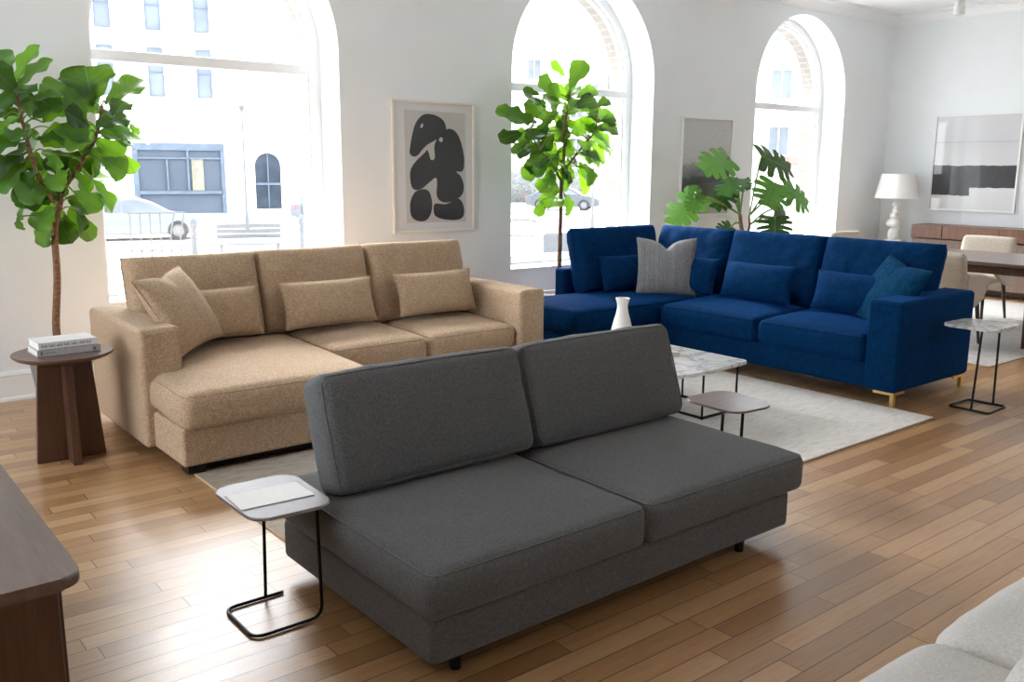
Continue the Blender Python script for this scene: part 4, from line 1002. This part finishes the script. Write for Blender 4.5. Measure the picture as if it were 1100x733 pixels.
MONSTERA=[(7.841,6.099,1.712,7.316,6.009,1.614,0.308),(8.378,6.082,1.728,8.938,5.947,1.612,0.235),(8.604,6.042,1.449,8.338,5.931,1.194,0.434),(8.914,6.146,1.414,9.395,6.008,1.179,0.313),
(8.029,6.121,1.5,7.619,5.987,1.361,0.271),(7.945,6.158,1.362,7.605,6.075,1.205,0.208),(8.585,6.015,1.084,8.45,5.88,0.862,0.39),(8.767,6.149,1.166,9.211,6.199,1.058,0.243),
(7.409,6.142,1.34,6.983,6.142,1.04,0.159),(7.246,6.018,1.327,7.127,5.981,1.164,0.194),(7.324,6.073,1.353,7.298,6.154,1.445,0.138),(7.852,6.027,1.006,7.569,5.97,0.952,0.184),
(8.177,6.135,1.489,8.193,6.067,1.372,0.148)]
# ------------------------------------------------------------------ plants
UP = Vector((0,0,1))
def prof(s):
    s = max(.012, s)
    return s**.8*math.sqrt(max(0, 1-s**3.2))/.625*(1-.16*math.exp(-((s-.40)/.13)**2))
def fiddle_leaf(bm, A, Bp, wid, tone, rnd):
    tl = bm.verts.layers.float['tone']; uvl = bm.loops.layers.uv['UVMap']
    A, Bp = Vector(A), Vector(Bp); ax = Bp-A; L = ax.length; ax.normalize()
    nr = Vector((-.55, -.75, .55)) + Vector((rnd.uniform(-.5,.5), rnd.uniform(-.5,.5), rnd.uniform(-.2,.6)))
    nr = (nr-ax*nr.dot(ax)).normalized(); sd = ax.cross(nr); n, m = 15, 8
    ph = rnd.uniform(0, 6); curl = rnd.uniform(.04, .20)*L; fold = rnd.uniform(.10, .34); hw = max(wid*.60, L*.27)
    g = []
    for i in range(n+1):
        s = math.sin(PI/2*i/n); w = hw*prof(s); row = []
        for j in range(m+1):
            t = 2*j/m-1
            wav = math.sin(s*15+ph+(1.7 if t > 0 else 0))*abs(t)**2*hw*.13
            edge = 1+.05*math.sin(s*24+ph*2)*abs(t)**3
            p = A+ax*(L*(s-.03*abs(t)*s)) + sd*(t*w*edge*math.cos(fold*abs(t)*1.2)) + nr*(fold*abs(t)*w+wav-curl*s*s)
            v = bm.verts.new(p); v[tl] = tone; row.append((v, (t*.5+.5, s)))
        g.append(row)
    for i in range(n):
        for j in range(m):
            q = (g[i][j], g[i][j+1], g[i+1][j+1], g[i+1][j])
            f = bm.faces.new([a[0] for a in q])
            for lp, a in zip(f.loops, q): lp[uvl].uv = a[1]
def monstera_leaf(bm, A, Bp, wid, tone, rnd):
    tl = bm.verts.layers.float['tone']; uvl = bm.loops.layers.uv['UVMap']
    A, Bp = Vector(A), Vector(Bp); ax = Bp-A; L = ax.length*.90; ax.normalize()
    nr = Vector((-.75, -.8, .5)) + Vector((rnd.uniform(-.3,.3), rnd.uniform(-.3,.3), rnd.uniform(0,.4)))
    nr = (nr-ax*nr.dot(ax)).normalized(); sd = ax.cross(nr); hw = max(wid*.52, L*.40)
    def P(s, t):  # s along midrib, t outward -1..1
        back = -.20*abs(t)*(1-s)*L if s < .4 else .0
        fwd = .16*abs(t)*L*s
        return A+ax*(L*s*.94+back+fwd)+sd*(t*hw)+nr*(-.20*hw*t*t-.14*L*s*s+.05*hw*abs(t))
    outline = lambda s: (.84, 1.0, .98, .80, .50)[min(4, int(s*5))]
    K = 5
    for sg in (-1, 1):
        for i in range(K):
            s0, s1 = i/K, (i+1)/K; o = outline((s0+s1)/2); inner = .46 if i else .75
            gap = .17 if i not in (0, K-1) else .06
            rows = []
            for k in range(7):
                u = k/6; t = o*u; nar = 0 if u < inner else gap*min(1, (u-inner)/.25)
                if k == 6: nar = .5
                a = s0+(s1-s0)*nar*.5; b = s1-(s1-s0)*nar*.5
                rows.append([(P(a+(b-a)*q, sg*t), (.5+sg*t*.5, a+(b-a)*q)) for q in (0,.5,1)])
            vs = [[(bm.verts.new(p), uv) for p, uv in r] for r in rows]
            for r in vs:
                for v, _ in r: v[tl] = tone
            for k in range(6):
                for j in range(2):
                    q = (vs[k][j], vs[k][j+1], vs[k+1][j+1], vs[k+1][j]); f = bm.faces.new([a[0] for a in q])
                    for lp, a in zip(f.loops, q): lp[uvl].uv = a[1]
def leafbm():
    bm = B(); bm.verts.layers.float.new('tone'); bm.loops.layers.uv.new('UVMap'); return bm
def plant(name, label, loc, branches, leaves, leaf_fn, mat, rnd, pot, pet_mat, trunk_mat, petr=.005):
    t = thing(name, label, 'plant', loc)
    bm = leafbm(); tb = B(); pts = []
    for path, r0, r1 in branches:
        c = smoothcurve(path, 8); tube(tb, c, [r0+(r1-r0)*i/(len(c)-1) for i in range(len(c))], 10); pts += c
    for q in leaves:
        A, Bp, w = Vector(q[:3]), Vector(q[3:6]), q[6]
        leaf_fn(bm, A, Bp, w, min(1, max(0, rnd.gauss(.42, .3))), rnd)
        near = min(pts, key=lambda p: (p-A).length+max(0, p.z-A.z)*.8)
        if (near-A).length > .02:
            mid = near.lerp(A, .5)+UP*.03; tube(bm, smoothcurve([near, mid, A, A.lerp(Bp, .12)], 4), petr, 6, mi=1)
    wobj('foliage', bm, [mat, pet_mat], t, 180)
    wobj('trunk', tb, trunk_mat, t, 180)
    pot(t); return t
def tapered_pot(r0, r1, h, mat):
    def f(t):
        bm = B(); lathe(bm, [(0,.004),(r0-.01,0),(r0,.012),(r1,h-.01),(r1-.006,h),(r1-.022,h),(r1-.03,h-.06),(0,h-.06)], 40); obj('pot', bm, mat, t)
        bm = B(); lathe(bm, [(0,h-.03),(r1*.5,h-.035),(r1-.026,h-.045),(r1-.03,h-.058)], 30)
        for v in bm.verts: v.co.z += noise.noise(v.co*40)*.006
        obj('soil', bm, M['soil'], t)
    return f
rnd = random.Random(5)
plant('fiddle_leaf_fig', 'broad leafy fiddle leaf fig with forked trunk behind the walnut pedestal table', (1.36, 6.45, 0),
      [([(1.36,6.45,.36),(1.34,6.43,.55),(1.37,6.42,.87),(1.38,6.42,1.17),(1.42,6.42,1.33),(1.45,6.42,1.44),(1.53,6.42,1.55),(1.63,6.42,1.70),(1.69,6.42,1.82),(1.73,6.42,1.98)], .026, .010),
       ([(1.42,6.42,1.33),(1.35,6.40,1.44),(1.30,6.38,1.55),(1.27,6.38,1.70),(1.24,6.38,1.89),(1.22,6.38,2.08)], .017, .008)],
      FIG_A, fiddle_leaf, M['fig_leaf'], rnd, tapered_pot(.15, .205, .42, M['pot_grey']), M['stem'], M['bark'])
plant('fiddle_leaf_fig', 'slim tall fiddle leaf fig on a straight trunk in front of the middle window', (5.76, 6.45, 0),
      [([(5.76,6.45,.38),(5.76,6.42,.5),(5.77,6.42,1.17),(5.77,6.42,1.43),(5.80,6.42,1.69),(5.80,6.42,1.95),(5.84,6.42,2.16),(5.86,6.42,2.33)], .024, .008),
       ([(5.77,6.42,1.48),(5.62,6.40,1.65),(5.45,6.38,1.77),(5.33,6.36,1.93)], .011, .006), ([(5.78,6.42,1.56),(6.03,6.44,1.78),(6.21,6.44,1.96),(6.24,6.44,2.18)], .012, .006)],
      FIG_B, fiddle_leaf, M['fig_leaf'], rnd, tapered_pot(.14, .18, .42, M['pot_white']), M['stem'], M['bark'])
plant('monstera', 'monstera with split leaves standing behind the navy sofa by the right window', (8.20, 6.1, 0),
      [([(8.20,6.1,.5),(8.19,6.1,.80),(8.12,6.1,.97),(8.08,6.1,1.12)], .028, .018), ([(8.17,6.1,.82),(8.23,6.08,.97),(8.19,6.06,1.10)], .018, .012)],
      MONSTERA, monstera_leaf, M['mon_leaf'], rnd, tapered_pot(.20, .26, .55, M['pot_white']), M['stem'], M['bark'], .010)

# ------------------------------------------------------------------ light and camera
world = bpy.data.worlds.new('overcast_sky'); bpy.context.scene.world = world; world.use_nodes = True
nt = world.node_tree; bg = nt.nodes['Background']; bg.inputs[1].default_value = SKY
bg.inputs[0].default_value = (.86, .93, 1.0, 1)
sun = bpy.data.lights.new('soft_sun', 'SUN'); sun.energy = SUN; sun.angle = math.radians(45); sun.color = (1, .99, .975)
so = bpy.data.objects.new('soft_sun', sun); C.objects.link(so)
so.rotation_euler = Vector((.10, -1.0, -.88)).to_track_quat('-Z', 'Y').to_euler(); so.location = (4, 20, 15)
cam = bpy.data.cameras.new('camera'); co = bpy.data.objects.new('camera', cam); C.objects.link(co)
yaw, pitch, roll = .67963, -.18985, .00638
f = Vector((math.sin(yaw)*math.cos(pitch), math.cos(yaw)*math.cos(pitch), math.sin(pitch)))
r = Vector((math.cos(yaw), -math.sin(yaw), 0)); u = r.cross(f)
r2 = r*math.cos(roll)+u*math.sin(roll); u2 = u*math.cos(roll)-r*math.sin(roll)
co.matrix_world = Matrix(((r2.x,u2.x,-f.x,0),(r2.y,u2.y,-f.y,0),(r2.z,u2.z,-f.z,1.6),(0,0,0,1)))
cam.sensor_width = 36; cam.lens = 969.47*36/1100; cam.clip_start = .05; cam.clip_end = 400
sc = bpy.context.scene; sc.camera = co
sc.view_settings.view_transform = 'Standard'; sc.view_settings.look = 'None'; sc.view_settings.exposure = EXPO
sc.cycles.max_bounces = 10; sc.cycles.diffuse_bounces = 6; sc.cycles.transparent_max_bounces = 16
sc.cycles.sample_clamp_indirect = 8; sc.cycles.use_denoising = True; sc.cycles.caustics_reflective = False; sc.cycles.caustics_refractive = False
